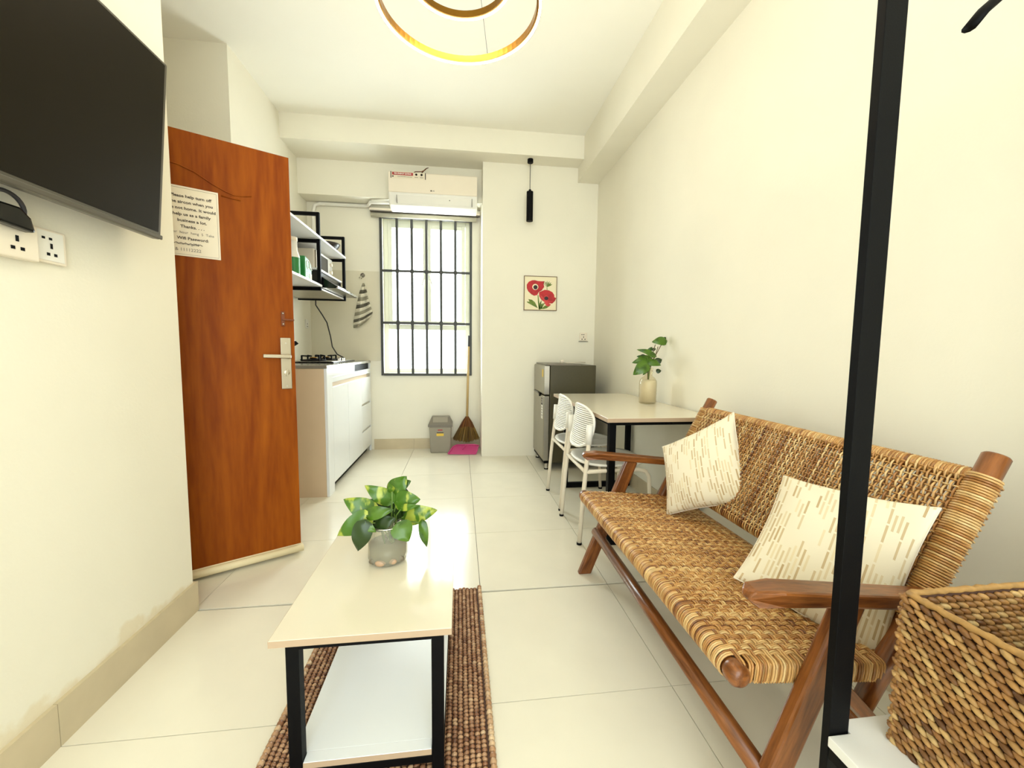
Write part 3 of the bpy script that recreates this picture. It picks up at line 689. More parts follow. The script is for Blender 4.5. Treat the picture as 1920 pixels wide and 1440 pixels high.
# hook and towel
hk = empty('towel_hook', (-1.01, YW-.01, 1.84), 'round grey suction hook on the tiled wall above the towel', 'hook')
c = at(680, 516, 4.57)
MB().lathe([(.024, 0), (.018, .008), (.01, .014)], (c.x, YW-.010, c.z), 20, axis='y').build('suction_cup', 'bin_dark', hk, smooth=True)
MB().tube([(c.x, YW-.022, c.z), (c.x-.006, YW-.03, c.z-.03), (c.x-.004, YW-.045, c.z-.04), (c.x, YW-.05, c.z-.025)], .004, 8).tube([(c.x, YW-.024, c.z-.005), (c.x-.035, YW-.026, c.z-.032)], .004, 8).build('hook_arm', 'steel', hk, smooth=True)
TL = at(681, 532, 4.55); 
edgeL = [(680, 531), (674, 548), (670, 566), (666, 585), (663, 602), (663, 615)]
edgeR = [(683, 531), (688, 546), (691, 562), (695, 574), (699, 586), (690, 600)]
cols = ['towel_m', 'towel_w', 'towel_g', 'towel_w', 'towel_m', 'towel_w', 'towel_g', 'towel_w', 'towel_m', 'towel_w', 'towel_g', 'towel_w', 'towel_m']
tw = empty('kitchen_towel', (-1.02, YW-.05, 1.34), 'grey and white striped kitchen towel hanging from the hook', 'towel')
def tpt(u, v):
    f = v*(len(edgeL)-1); i = min(int(f), len(edgeL)-2); t = f-i
    a = [edgeL[i][q]*(1-t)+edgeL[i+1][q]*t for q in (0, 1)]; b = [edgeR[i][q]*(1-t)+edgeR[i+1][q]*t for q in (0, 1)]
    px, py = a[0]*(1-u)+b[0]*u, a[1]*(1-u)+b[1]*u
    return at(px, py + 3*math.sin(u*PI)*v, 4.535+.022*math.cos(u*PI*3.2)*v**.5)
nb = len(cols)
for k in range(nb):
    v0, v1 = k/nb, (k+1)/nb
    MB().grid(16, 2, lambda u, w: tpt(u, v0+(v1-v0)*w)).build('stripe', cols[k], tw, smooth=True, solid=.004, recalc=False)

# ------------------------------------------------------------------ bin, broom, dustpan
bn = empty('waste_bin', (-.205, 4.43, 0), 'small grey plastic swing lid bin on the floor under the window', 'bin')
def frust(mb, x0, x1, y0_, y1_, z0, z1, ex):
    mb.add([(x0+ex, y0_+ex, z0), (x1-ex, y0_+ex, z0), (x1-ex, y1_-ex, z0), (x0+ex, y1_-ex, z0), (x0, y0_, z1), (x1, y0_, z1), (x1, y1_, z1), (x0, y1_, z1)], BOXF)
mb = MB(); frust(mb, -.325, -.09, 4.345, 4.525, 0, .285, .012); mb.build('bucket', 'bin', bn, bevel=.01)
mb = MB(); mb.box(-.335, 4.335, .285, -.08, 4.535, .308); frust(mb, -.335, -.08, 4.335, 4.535, .308, .309, 0)
mb.add([(-.335, 4.335, .308), (-.08, 4.335, .308), (-.08, 4.535, .308), (-.335, 4.535, .308), (-.30, 4.39, .385), (-.115, 4.39, .385), (-.115, 4.48, .385), (-.30, 4.48, .385)], BOXF)
mb.build('lid', 'bin_dark', bn, bevel=.006)
MB().prism([(4.358, .325), (4.384, .374), (4.388, .384), (4.352, .332)], -.285, -.13, 'x').build('swing_flap', 'bin', bn, bevel=.004)
lb = MB().box(-.245, 4.3475, .215, -.175, 4.3495, .262).build('sticker', 'ink', bn)
MB().box(-.235, 4.346, .243, -.185, 4.3475, .255).build('red_print', 'red_print', lb)
MB().box(-.248, 4.3475, .185, -.172, 4.350, .213).build('yellow_sticker', 'yellow', bn)
bm_ = empty('broom', (.075, 4.50, 0), 'grass broom with bamboo handle leaning in the corner beside the window', 'broom')
MB().tube([(.078, 4.49, .36), (.095, 4.535, 1.14)], .013, 12).build('handle', 'bamboo', bm_, smooth=True)
MB().tube([(.094, 4.533, 1.10), (.097, 4.54, 1.26)], .010, 12).build('handle_grip', 'cord', bm_, smooth=True)
random.seed(3)
mb = MB(); mb2 = MB()
for i in range(150):
    t = random.uniform(-1, 1); d = random.uniform(-1, 1)
    top = Vector((.078+.012*t, 4.488+.01*d, .37)); mid = Vector((.075+.085*t, 4.475+.022*d, .265-.02*abs(t))); bot = Vector((.068+.145*t, 4.465+.03*d, .085+.035*abs(t)**1.5+random.uniform(0, .015)))
    mb.tube([top, (top+mid)/2+Vector((.006*t, 0, 0)), mid], .0042, 4, tone=random.random())
    mb2.tube([mid, bot], [.0048, .003], 4, tone=random.random())
mb.build('binding', 'broom', bm_, kind='stuff'); mb2.build('bristles', 'broom_dark', bm_, kind='stuff')
dpn = empty('dustpan', (.02, 4.33, 0), 'pink plastic dustpan on the floor in front of the broom', 'dustpan')
pa = [(-.125, 4.265), (.165, 4.235), (.205, 4.40), (.155, 4.42), (-.035, 4.42), (-.075, 4.385)]
vs = [(x, y, .004+max(0, (y-4.26))*.35) for x, y in pa]; n = len(vs)
MB().add(vs+[(x, y, z+.004) for x, y, z in vs], [tuple(range(n))[::-1], tuple(range(n, 2*n))]+[(i, (i+1) % n, (i+1) % n+n, i+n) for i in range(n)]).build('tray', 'pink', dpn, bevel=.002)
MB().tube([(x, y, z+.010) for x, y, z in vs[1:]]+[(vs[0][0], vs[0][1], vs[0][2]+.01)], .007, 8).build('rim', 'pink', dpn, smooth=True)
MB().tube([(.06, 4.40, .07), (.03, 4.33, .04)], .006, 8).build('rib', 'pink', dpn)

# ------------------------------------------------------------------ painting and socket on the pier
pc = empty('flower_picture', (.814, YP, 1.516), 'small square picture of two red anemones on the far wall', 'picture')
px0, px1, pz0, pz1 = .650, .980, 1.518, 1.852
MB().box(px0, YP-.014, pz0, px1, YP, pz1).build('canvas', 'pic_bg', pc)
mb = MB(); t = .006
mb.box(px0-t, YP-.018, pz0-t, px0, YP, pz1+t).box(px1, YP-.018, pz0-t, px1+t, YP, pz1+t).box(px0, YP-.018, pz0-t, px1, YP, pz0).box(px0, YP-.018, pz1, px1, YP, pz1+t)
mb.build('frame', 'pic_frame', pc)
def pp(x, z): return (px0+(x-215)/530*(px1-px0), pz1-(z-262)/555*(pz1-pz0))
def blob(name, poly, m, lay): MB().prism([pp(*p) for p in poly], YP-.0145-lay*.0004, YP-.0142, 'y').build(name, m, pc)
blob('petals', [(250, 400), (285, 350), (340, 325), (385, 322), (430, 335), (500, 338), (545, 335), (530, 385), (540, 430), (500, 490), (450, 520), (425, 570), (375, 582), (330, 560), (275, 510), (252, 460)], 'petal', 1)
blob('petals', [(455, 520), (500, 500), (550, 478), (620, 485), (680, 515), (710, 560), (715, 600), (745, 610), (725, 660), (680, 705), (620, 702), (560, 690), (500, 650), (460, 590)], 'petal', 2)
blob('petals', [(540, 690), (600, 690), (660, 725), (630, 750), (590, 755)], 'petal2', 2)
blob('petal_highlight', [(470, 560), (520, 600), (560, 650), (640, 665), (700, 660), (640, 700), (560, 690), (500, 650)], 'petal2', 3)
def disc(cx, cz, r, m, lay, rx=1): blob('flower_eye', [(cx+r*rx*math.cos(a), cz+r*math.sin(a)) for a in np.linspace(0, 2*PI, 18)[:-1]], m, lay)
disc(392, 435, 50, 'pic_bg', 3); disc(395, 440, 36, 'flower_dark', 4); disc(578, 618, 44, 'petal2', 4, .9); disc(578, 620, 32, 'flower_dark', 5, 1.1)
blob('stem', [(432, 570), (446, 568), (462, 690), (480, 810), (455, 812), (440, 690)], 'pic_green', 1)
blob('stem', [(545, 690), (560, 695), (500, 800), (470, 810)], 'pic_green', 1)
blob('stem', [(583, 440), (592, 440), (594, 480), (584, 480)], 'pic_green', 1)
for a in np.linspace(-1.2, 1.2, 7):
    blob('bud_leaf', [(585, 435), (575+70*math.sin(a), 400-40*math.cos(a)), (590+95*math.sin(a), 410-85*math.cos(a)), (595+60*math.sin(a), 415-30*math.cos(a))], 'pic_green', 1)
for poly in ([(440, 790), (350, 745), (265, 700), (255, 680), (300, 685), (280, 640), (340, 650), (390, 690)], [(450, 800), (470, 700), (500, 650), (495, 720), (530, 700), (500, 790)], [(490, 800), (560, 740), (640, 745), (590, 785), (540, 800)]):
    blob('leaf', poly, 'pic_green', 1)
ps = empty('pier_socket', (1.2, YP, 1.22), 'small cream socket on the far wall above the fridge', 'socket')
c = at(1093.5, 631.5, YP); ps.location = (c.x, YP, c.z-.04)
MB().box(c.x-.04, YP-.012, c.z-.042, c.x+.04, YP, c.z+.042).build('plate', 'cream', ps, bevel=.003)
mb = MB()
for dx, dz, w, h in ((-.018, .022, .012, .006), (.002, .022, .012, .006), (0, -.004, .006, .018), (-.016, -.026, .01, .01), (.016, -.026, .01, .01)): mb.box(c.x+dx-w/2, YP-.0128, c.z+dz-h/2, c.x+dx+w/2, YP-.012, c.z+dz+h/2)
mb.each('pin_hole', 'black', ps)
MB().box(c.x-.05, YP-.014, c.z-.052, c.x+.05, YP, c.z-.046).build('lower_edge', 'bin', ps)

# ------------------------------------------------------------------ fridge
fr = empty('refrigerator', (1.0, 3.89, 0), 'small grey two door refrigerator in the far right corner', 'refrigerator')
FX, FY0, FY1 = .76, 3.63, 4.145
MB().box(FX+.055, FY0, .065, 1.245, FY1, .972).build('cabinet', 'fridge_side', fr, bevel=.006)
MB().box(FX+.02, FY0-.004, .968, 1.10, FY1, .982).build('top_cover', 'bin_dark', fr, bevel=.003)
for (a, b) in ((.70, .968), (.085, .690)):
    d = MB().box(FX, FY0+.004, a, FX+.05, FY1, b).build('door', 'steel_dark', fr, bevel=.012)
    MB().box(FX+.002, FY0-.001, a+.004, FX+.048, FY0+.004, b-.004).build('door_edge', 'steel', d, bevel=.001)
MB().box(FX-.006, 3.82, .69, FX+.02, 4.12, .705).bar((FX-.004, 3.80, .68), (FX-.004, 3.88, .70), .02, .02).build('handle_recess', 'black_gloss', fr, bevel=.002)
lb = MB().box(FX-.0015, 3.68, .47, FX, 3.745, .67).build('energy_label', 'white', fr)
MB().box(FX-.0025, 3.683, .60, FX-.0015, 3.742, .668).build('label_block', 'ink', lb)
text('label_print', "2", .05, 'white', lb, (FX-.0028, 3.712, .635), (0, -1, 0), UP, bold=.001)
for k in range(4): MB().box(FX-.0025, 3.69, .575-.025*k, FX-.0015, 3.735, .580-.025*k).build('label_print', 'ink_grey', lb)
MB().box(FX-.0015, 3.68, .86, FX, 3.73, .93).build('yellow_sticker', 'yellow', fr)
MB().lathe([(.008, 0), (.008, .002)], (FX, 3.90, .62), 12, axis='x').build('badge', 'steel', fr)
for x, y in ((.80, 3.67), (.80, 4.09), (1.19, 3.67), (1.19, 4.09)):
    l = MB().lathe([(.017, .010), (.017, .065)], (x, y, 0), 16).build('leg', 'steel', fr, smooth=False)
    MB().lathe([(.022, 0), (.022, .010)], (x, y, 0), 16).build('foot', 'black', l)
MB().box(FX+.01, FY0+.01, .06, FX+.055, FY1-.01, .085).build('kick_plate', 'black', fr)
zt = .982
MB().tube([(.98, 3.80, zt+.012), (1.02, 3.82, zt+.006), (1.08, 3.80, zt+.005), (1.14, 3.86, zt+.012), (1.19, 3.90, zt+.012), (1.24, 3.95, zt+.006)], .004, 6).build('fridge_cord', 'cream', None, smooth=True, label='thin white cord lying on top of the refrigerator', cat='cord')
MB().lathe([(.0, -.02), (.014, -.018), (.017, 0), (.012, .016)], (.965, 3.795, zt+.018), 12, axis='x').build('cord_plug', 'cream', bpy.data.objects['fridge_cord'], smooth=False)

# ------------------------------------------------------------------ dining table
TX0, TX1, TY0, TY1, TZ = .766, 1.385, 2.028, 3.27, .75
dt = empty('dining_table', (1.08, 2.65, 0), 'white topped dining table on black metal legs against the right wall', 'table')
tb = MB().box(TX0, TY0, TZ-.022, TX1, TY1, TZ)
tb.build('tabletop', 'stone', dt, bevel=.001)
MB().box(TX0-.0006, TY0-.0008, TZ-.022, TX1, TY0, TZ-.001).box(TX0-.0008, TY0, TZ-.022, TX0, TY1, TZ-.001).build('edge_band', 'stone_edge', dt)
lx0, lx1, ly0, ly1 = .825, 1.345, 2.15, 3.13
for x in (lx0, lx1):
    for y in (ly0, ly1): MB().box(x-.0, y-.0, 0, x+.038, y+.038, TZ-.022).build('leg', 'black', dt, bevel=.002)
mb = MB()
for y in (ly0, ly1): mb.box(lx0+.038, y, TZ-.06, lx1, y+.038, TZ-.022)
for x in (lx0, lx1): mb.box(x, ly0+.038, TZ-.06, x+.038, ly1, TZ-.022)
mb.each('apron', 'black', dt, bevel=.001)
mb = MB().box(lx0+.038, ly1, .0, lx1, ly1+.038, .038).box(lx0+.038, ly0, .0, lx1, ly0+.038, .038)
mb.each('floor_bar', 'black', dt, bevel=.001)

# ------------------------------------------------------------------ chairs
def make_chair(loc, label):
    r = empty('dining_chair', loc, label, 'chair', 'white chairs at the dining table')
    ox, oy = loc[0], loc[1]
    def q(x, y, z): return (ox+x, oy+y, z)
    # origin: middle of the rear feet
    for s_ in (-1, 1):
        MB().tube([q(0, s_*.205, 0), q(.02, s_*.200, .30), q(.035, s_*.195, .46), q(.045, s_*.190, .56), q(.052, s_*.188, .66)], .0125, 10).build('rear_leg', 'cream', r, smooth=True)
        pts = [q(.03, s_*.197, .418), q(.20, s_*.20, .425), q(.34, s_*.20, .426), q(.385, s_*.20, .415), q(.405, s_*.20, .385), q(.41, s_*.20, .34), q(.43, s_*.205, 0)]
        MB().tube(pts, .0115, 10).build('front_leg', 'cream', r, smooth=True)
        MB().tube([q(.046, s_*.188, .575), q(.052, s_*.187, .685)], .019, 12).build('bracket', 'white', r, smooth=True, label='white sleeve')
    MB().tube([q(.03, -.197, .418), q(.03, .197, .418)], .011, 10).tube([q(.33, -.20, .424), q(.33, .20, .424)], .011, 10).each('crossbar', 'cream', r, smooth=True)
    for x, y in ((0, -.205), (0, .205), (.43, -.205), (.43, .205)):
        MB().lathe([(.015, 0), (.015, .012)], (ox+x, oy+y, 0), 12).build('foot_cap', 'black', r)
    # seat: round shell, dished
    n = 40
    def seat(u, v):
        a = 2*PI*u; e = 4
        c, s = math.cos(a), math.sin(a); k = (abs(c)**2.6+abs(s)**2.6)**(-1/2.6)
        R = v*k
        return q(.22+.205*R*c, .215*R*s, .442+.012*v**3)
    MB().grid(n, 8, seat).build('seat', 'white', r, smooth=True, solid=.012, recalc=False)
    # back: curved oval plate with horizontal slats
    def bp(y, z, d=0):   # y in -.19...19, z in 0..1
        return q(.048+.035*z + .05*(1-(y/.2)**2)*-1 + .012 + d, y, z*.245+.535)
    def halfw(z): 
        e = abs(2*z-1); return .195*(1-e**2.6)**(1/2.6)*(.93+.07*z)
    zs = [.5-.5*math.cos(PI*k/18) for k in range(19)]
    rim = [bp(halfw(z), z) for z in zs] + [bp(-halfw(z), z) for z in zs[::-1][1:-1]]
    MB().tube(rim, .0085, 8, closed=True).build('back_rim', 'white', r, smooth=True)
    mb = MB(); ns = 21
    for k in range(1, ns):
        z = k/ns; w = halfw(z)
        mb.tube([bp(w*t, z) for t in (-1, -.75, -.5, -.25, 0, .25, .5, .75, 1)], .0052, 6, cap=False)
    mb.build('back_slats', 'white', r, smooth=True, kind='stuff')
    return r
ch = make_chair((.675, 2.385, 0), 'white slatted round back chair at the table, nearer to the bench')
copy_tree(ch, None, (.690, 2.885, 0), 'white slatted round back chair at the table, nearer to the fridge')

# ------------------------------------------------------------------ leaves
def leaf(name, base, tip, width, m, parent, face=(0, -1, 0), cup=.25, droop=.15, nu=8, nv=10):
    """heart-shaped leaf blade from base to tip facing roughly along `face`"""
    base, tip = Vector(base), Vector(tip); L_ = (tip-base).length; d = (tip-base).normalized()
    f = Vector(face); f = (f-d*f.dot(d)).normalized(); s = d.cross(f)
    def fn(u, v):
        t = v
        w = math.sin(PI*min(1, t**.62))**.75 if 0 < t < 1 else 0
        w = w*(1-.22*t)+ (.001)
        x = (2*u-1)
        lobe = -.10*(abs(x))*(1-t)**3*1.5 if t < .4 else 0
        return base + d*(L_*(t+lobe)) + s*(x*w*width/2*1.12) + f*(-cup*width*abs(x)**1.3*w*.5 + droop*L_*math.sin(PI*t) + .02*L_*math.sin(9*t+3*x))
    return MB().grid(nu, nv, fn).build(name, m, parent, smooth=True, recalc=False)
def curve(a, b, k=.02, n=7):
    a, b = Vector(a), Vector(b); return [a.lerp(b, i/n)+Vector((0, 0, k*math.sin(PI*i/n))) for i in range(n+1)]

# bottle vase with cuttings
bx, by = 1.268, 2.625
vz = empty('bottle_vase', (bx, by, TZ), 'milky glass bottle vase standing on the dining table', 'vase')
prof = [(.050, 0), (.057, .006), (.058, .13), (.056, .155), (.043, .175), (.027, .186), (.025, .20), (.030, .215), (.028, .235), (.031, .242)]
MB().lathe([(0, .004)]+[(r-.0, z) for r, z in prof], (bx, by, TZ), 32).build('glass_body', 'bottle', vz, smooth=True)
MB().lathe([(0, .011), (.0525, .012), (.0525, .145), (.045, .162), (0, .163)], (bx, by, TZ), 28).build('water', 'bottle_in', vz, smooth=True)
cut = empty('pothos_cutting', (bx, by, TZ+.15), 'green leafy cuttings standing in the bottle vase', 'plant')
def dpx(x, y): return (880+x/4, 560+y/4)
neck = Vector((bx, by, TZ+.22))
vl = [((1470, 318), (1368, 325), 66, 0, 'leaf'), ((1455, 300), (1482, 322), 40, .03, 'leaf_dark'), ((1388, 428), (1256, 381), 44, -.02, 'leaf'), ((1352, 450), (1219, 482), 62, .01, 'leaf'), ((1330, 492), (1228, 572), 88, -.04, 'leaf'),
      ((1335, 470), (1438, 500), 56, .0, 'leaf'), ((1345, 395), (1372, 362), 30, .02, 'leaf'), ((1300, 445), (1255, 432), 34, .04, 'leaf'), ((1372, 385), (1400, 375), 24, .03, 'leaf_dark'), ((1400, 475), (1445, 455), 50, .03, 'leaf_dark'), ((1345, 520), (1300, 575), 30, .0, 'leaf'), ((1290, 440), (1330, 430), 40, .02, 'leaf_dark'), ((1405, 545), (1440, 540), 34, .05, 'leaf_dark')]
for (a, b, w, dy, m_) in vl:
    A = at(*dpx(*a), by+dy); B = at(*dpx(*b), by+dy); wm = w/4/764*by
    leaf('leaf', A, B, wm*1.08, m_, cut, face=(random.uniform(-.3, .3), -1, .35), cup=.2)
for a, m_ in (((1395, 345), 'stem_brown'), ((1440, 345), 'stem_brown'), ((1415, 360), 'stem_brown'), ((1335, 440), 'stem'), ((1385, 440), 'stem_brown'), ((1330, 495), 'stem')):
    A = at(*dpx(*a), by)
    MB().tube([neck+Vector((0, 0, -.12)), neck+Vector((random.uniform(-.008, .008), 0, 0)), neck.lerp(A, .55)+Vector((random.uniform(-.008, .008), 0, 0)), A], .0025, 6).build('stalk', m_, cut, smooth=True)

# ------------------------------------------------------------------ rug
rug = empty('jute_rug', (-.215, 1.13, 0), 'brown braided fibre rug under the coffee table', 'rug')
RX0_, RX1_, RY0, RY1 = -.527, .097, .45, 1.808
MB().box(RX0_+.008, RY0+.008, 0, RX1_-.008, RY1-.008, .006).build('backing', 'rugbase', rug)
random.seed(11)
mb = MB(); cw = .0162; pit = .0128
nx = int((RX1_-RX0_-.036)/cw); 
for i in range(nx):
    x = RX0_+.018+cw*(i+.5); ph = random.uniform(0, pit)
    y = RY0+.004+ph
    while y < RY1-.006:
        mb.ell((x+random.uniform(-.0008, .0008), y, .0085), (cw*.50, .0020*random.uniform(-1, 1), 0), (0, pit*.52, 0), (0, 0, .0058), 8, 5, tone=min(1, max(0, random.gauss(.46, .15))))
        y += pit*random.uniform(.92, 1.08)
mb.build('knots', 'rugknot', rug, smooth=True, kind='stuff')
mb = MB()
for x in (RX0_+.009, RX1_-.009):
    y = RY0
    while y < RY1:
        mb.ell((x, y, .010), (.0100, .003, 0), (-.003, .0125, 0), (0, 0, .0085), 6, 4, tone=min(1, max(0, random.gauss(.62, .2)))); y += .0165
mb.build('border', 'rugknot', rug, smooth=True, kind='stuff')

# ------------------------------------------------------------------ coffee table
CX0, CX1, CY0, CY1, CZ = -.442, -.020, .957, 1.632, .42
ct = empty('coffee_table', (-.23, 1.29, .012), 'low white topped coffee table with black metal frame on the rug', 'table')
MB().box(CX0, CY0, CZ-.017, CX1, CY1, CZ).build('tabletop', 'stone', ct, bevel=.001)
MB().box(CX0, CY0-.0008, CZ-.017, CX1, CY0, CZ-.001).box(CX0-.0008, CY0, CZ-.017, CX0, CY1, CZ-.001).build('edge_band', 'stone_edge', ct)
a0, a1, b0, b1 = -.408, -.040, .963, 1.60; w = .030
for x in (a0, a1-w):
    for y in (b0, b1-w): MB().box(x, y, .0148, x+w, y+w, CZ-.017).build('leg', 'black', ct, bevel=.0015)
mb = MB()
for y in (b0, b1-w): mb.box(a0+w, y, CZ-.030, a1-w, y+w, CZ-.017).box(a0+w, y, .062, a1-w, y+w, .082)
for x in (a0, a1-w): mb.box(x, b0+w, CZ-.030, x+w, b1-w, CZ-.017).box(x, b0+w, .062, x+w, b1-w, .082)
mb.each('frame_rail', 'black', ct, bevel=.001)
MB().box(a0+.002, b0+w+.001, .0825, a1-.002, b1-w-.001, .098).box(a0+w+.001, b0+.002, .0825, a1-w-.001, b0+w+.001, .098).build('lower_shelf', 'white_gloss', ct, bevel=.001)
MB().box(a0+w+.001, b0+.0012, .0825, a1-w-.001, b0+.002, .097).build('edge_band', 'stone_edge', ct)
# jar and pothos
jx, jy, jr = -.231, 1.312, .0615
jv = empty('glass_jar', (jx, jy, CZ), 'round clear glass jar with murky water on the coffee table', 'jar')
MB().lathe([(0, .002), (.050, .001), (.058, .006), (jr, .018), (jr, .115), (.060, .124), (.0585, .124)], (jx, jy, CZ), 40).build('glass_wall', 'jar', jv, smooth=True)
MB().tube([(jx+.0602*math.cos(a), jy+.0602*math.sin(a), CZ+.1245) for a in np.linspace(0, 2*PI, 41)[:-1]], .0016, 6, closed=True).build('rim', 'chrome', jv, smooth=True)
MB().lathe([(0, .006), (.050, .007), (.0575, .02), (.0575, .060), (0, .061)], (jx, jy, CZ), 36).build('water', 'water', jv, smooth=True)
random.seed(5)
pebs = [(-.014, -.0545, .016, .017, .013, 'pebble'), (.022, -.051, .018, .013, .012, 'pebble'), (-.04, -.040, .016, .012, .011, 'pebble2'), (.043, -.035, .018, .013, .012, 'pebble2'), (.005, -.048, .034, .012, .01, 'pebble2'), (.0, .01, .075, .014, .012, 'pebble2')]
for k, (dx, dy, dz, rx, rz, m_) in enumerate(pebs):
    MB().ell((jx+dx, jy+dy, CZ+dz), (rx, 0, 0), (0, rx*.5, 0), (0, 0, rz*.8), 14, 8).build('pebble', m_, None, smooth=True, group='pebbles in the glass jar', cat='pebble',
        label=['largest pinkish pebble at the front bottom of the glass jar', 'tan pebble right of the pinkish one in the glass jar', 'dark pebble at the left bottom of the glass jar', 'dark pebble at the right bottom of the glass jar', 'dark pebble lying above the front pebbles in the glass jar', 'dark pebble on top inside the glass jar'][k])
pt = empty('pothos_plant', (jx, jy, CZ+.08), 'variegated green pothos plant growing from the glass jar', 'plant')
def cpx(x, y): return (620+x/7.2, 880+y/7.2)
cl = [((575, 590), (172, 403), 205, -.02, 'leaf_var', .1), ((500, 640), (88, 895), 200, -.05, 'leaf_var', .2), ((455, 735), (366, 1105), 195, -.07, 'leaf_dark', 0), ((815, 420), (458, 218), 165, .0, 'leaf_var', .1),
      ((760, 490), (500, 412), 110, .04, 'leaf_dark', 0), ((830, 330), (1025, 92), 205, .02, 'leaf_var', .2), ((945, 225), (1085, 155), 100, .04, 'leaf', 0), ((895, 430), (1212, 405), 195, .0, 'leaf_var', .1),
      ((990, 640), (1442, 550), 195, .02, 'leaf_var', .2), ((925, 745), (1055, 975), 215, -.05, 'leaf', 0), ((1240, 722), (1296, 1052), 95, -.01, 'leaf', 0), ((500, 610), (850, 545), 130, -.05, 'leaf', .3),
      ((430, 715), (615, 850), 95, -.06, 'leaf', .2), ((600, 760), (880, 660), 150, -.04, 'leaf_dark', .1), ((850, 690), (870, 400), 150, .02, 'leaf_dark', 0), ((920, 300), (1080, 360), 110, .03, 'leaf_dark', 0), ((830, 300), (790, 190), 70, -.02, 'leaf_var', 0),
      ((900, 620), (1010, 560), 100, .04, 'leaf_dark', 0), ((700, 560), (740, 510), 70, .05, 'leaf', 0), ((780, 620), (800, 430), 120, .04, 'leaf_dark', 0), ((960, 520), (1180, 490), 70, -.02, 'leaf_var', .1)]
jt = Vector((jx+.01, jy, CZ+.10))
for k, (a, b, w_, dy, m_, cu_) in enumerate(cl):
    A = at(*cpx(*a), jy+dy); B = at(*cpx(*b), jy+dy+random.uniform(-.02, .01)); wm = w_/7.2/764*(jy+dy)
    leaf('leaf', A, B, wm*1.32, m_, pt, face=(random.uniform(-.3, .3), -1, .35), cup=.22, droop=.12, nu=8, nv=12)
    if k not in (10,):
        MB().tube([jt+Vector((random.uniform(-.02, .02), random.uniform(-.02, .02), -.06)), jt.lerp(A, .45)+Vector((0, .01, .01)), A], .0022, 6).build('stalk', 'stem', pt, smooth=True)
MB().tube([jt, at(*cpx(1020, 700), jy), at(*cpx(1140, 712), jy), at(*cpx(1240, 722), jy-.01)], .002, 6).build('stalk', 'stem', pt, smooth=True)

# ------------------------------------------------------------------ bench
bc = empty('rattan_bench', (.85, 1.32, 0), 'long teak bench with woven rattan seat and back along the right wall', 'bench')
BY0, BY1 = .765, 1.865           # woven width
FXr, BXr, FZ, BZ = .598, 1.065, .402, .362      # rail centres
def rail(name, pts, r, n=14, flat=1.0): return MB().tube(pts, r, n, flat=flat).build(name, 'teak', bc, smooth=True, )
rr_ = .022
rail('front_rail', [(FXr, BY0-.020, FZ), (FXr, BY0-.017, FZ), (FXr, BY0-.008, FZ), (FXr, BY0+.012, FZ), (FXr, BY0+.02, FZ), (FXr, BY1-.02, FZ), (FXr, BY1-.012, FZ), (FXr, BY1+.008, FZ), (FXr, BY1+.017, FZ), (FXr, BY1+.020, FZ)], [.012, .019, .0255, .0262, rr_, rr_, .0262, .0255, .019, .012], 22)
rail('back_rail', [(BXr, BY0-.02, BZ), (BXr, BY1+.02, BZ)], rr_-.003, 14)
for y in (BY0+.020, BY1-.020):
    MB().bar((FXr, y, FZ), (BXr, y, BZ), .034, .036).build('side_rail', 'teak_arm', bc, bevel=.006)
# legs
LY = (BY0-.020, BY1+.020)
for y in LY:
    mb = MB()
    mb.bar((.617, y, .0), (.847, y, .575), .026, .058, (0, 1, 0)) if False else None
    a, b = Vector((.612, y, 0)), Vector((.838, y, .572)); d = (b-a).normalized(); s_ = Vector((d.z, 0, -d.x)); h = .031
    poly = [(a.x-h/d.z*.95, 0.0), (a.x+h/d.z*.95, 0.0), ((b+s_*h).x, (b+s_*h).z-.006), ((b-s_*h).x, b.z)]
    MB().prism(poly, y-.015, y+.015, 'y').build('front_leg', 'teak_leg', bc, bevel=.006)
    MB().bar((.80, y, .40), (1.17, y, .006), .028, .048, (0, 1, 0)).build('rear_leg', 'teak_rear', bc, bevel=.005)
    # arm: tapering board
    yc = y
    top = [(.588, .600), (.60, .612), (.66, .612), (.80, .596), (1.155, .556)]; bot = [(1.155, .526), (.80, .566), (.66, .578), (.61, .574), (.59, .588)]
    m_ = MB(); wds = [.010, .022, .030, .030, .026, .026, .030, .030, .022, .010]
    pol = top+bot; n = len(pol)
    vs = [(p[0], yc-wds[i], p[1]) for i, p in enumerate(pol)]+[(p[0], yc+wds[i], p[1]) for i, p in enumerate(pol)]
    m_.add(vs, [tuple(range(n)), tuple(range(n, 2*n))[::-1]]+[(i, i+n, (i+1) % n+n, (i+1) % n) for i in range(n)])
    m_.build('armrest', 'teak_arm', bc, bevel=.007)
def backp(z, off=0.0): return 1.228 + .52*(z-.86) + off
for y in (BY0+.012, BY1-.012):
    z1 = .868
    MB().tube([(backp(z), y, z) for z in (.27, .4, .6, z1-.004, z1)], [.022, .024, .026, .026, .022], 18, flat=.9).build('back_post', 'teak_post', bc, smooth=True)
for z in (.812, .478):
    rail('back_slat_rail', [(backp(z), BY0+.02, z), (backp(z), BY1-.02, z)], .014, 12)
rail('stretcher', [(.665, LY[0], .168), (.667, LY[1], .21)], .022, 12)
rail('rear_stretcher', [(1.06, LY[0], .12), (1.06, LY[1], .12)], .016, 10)
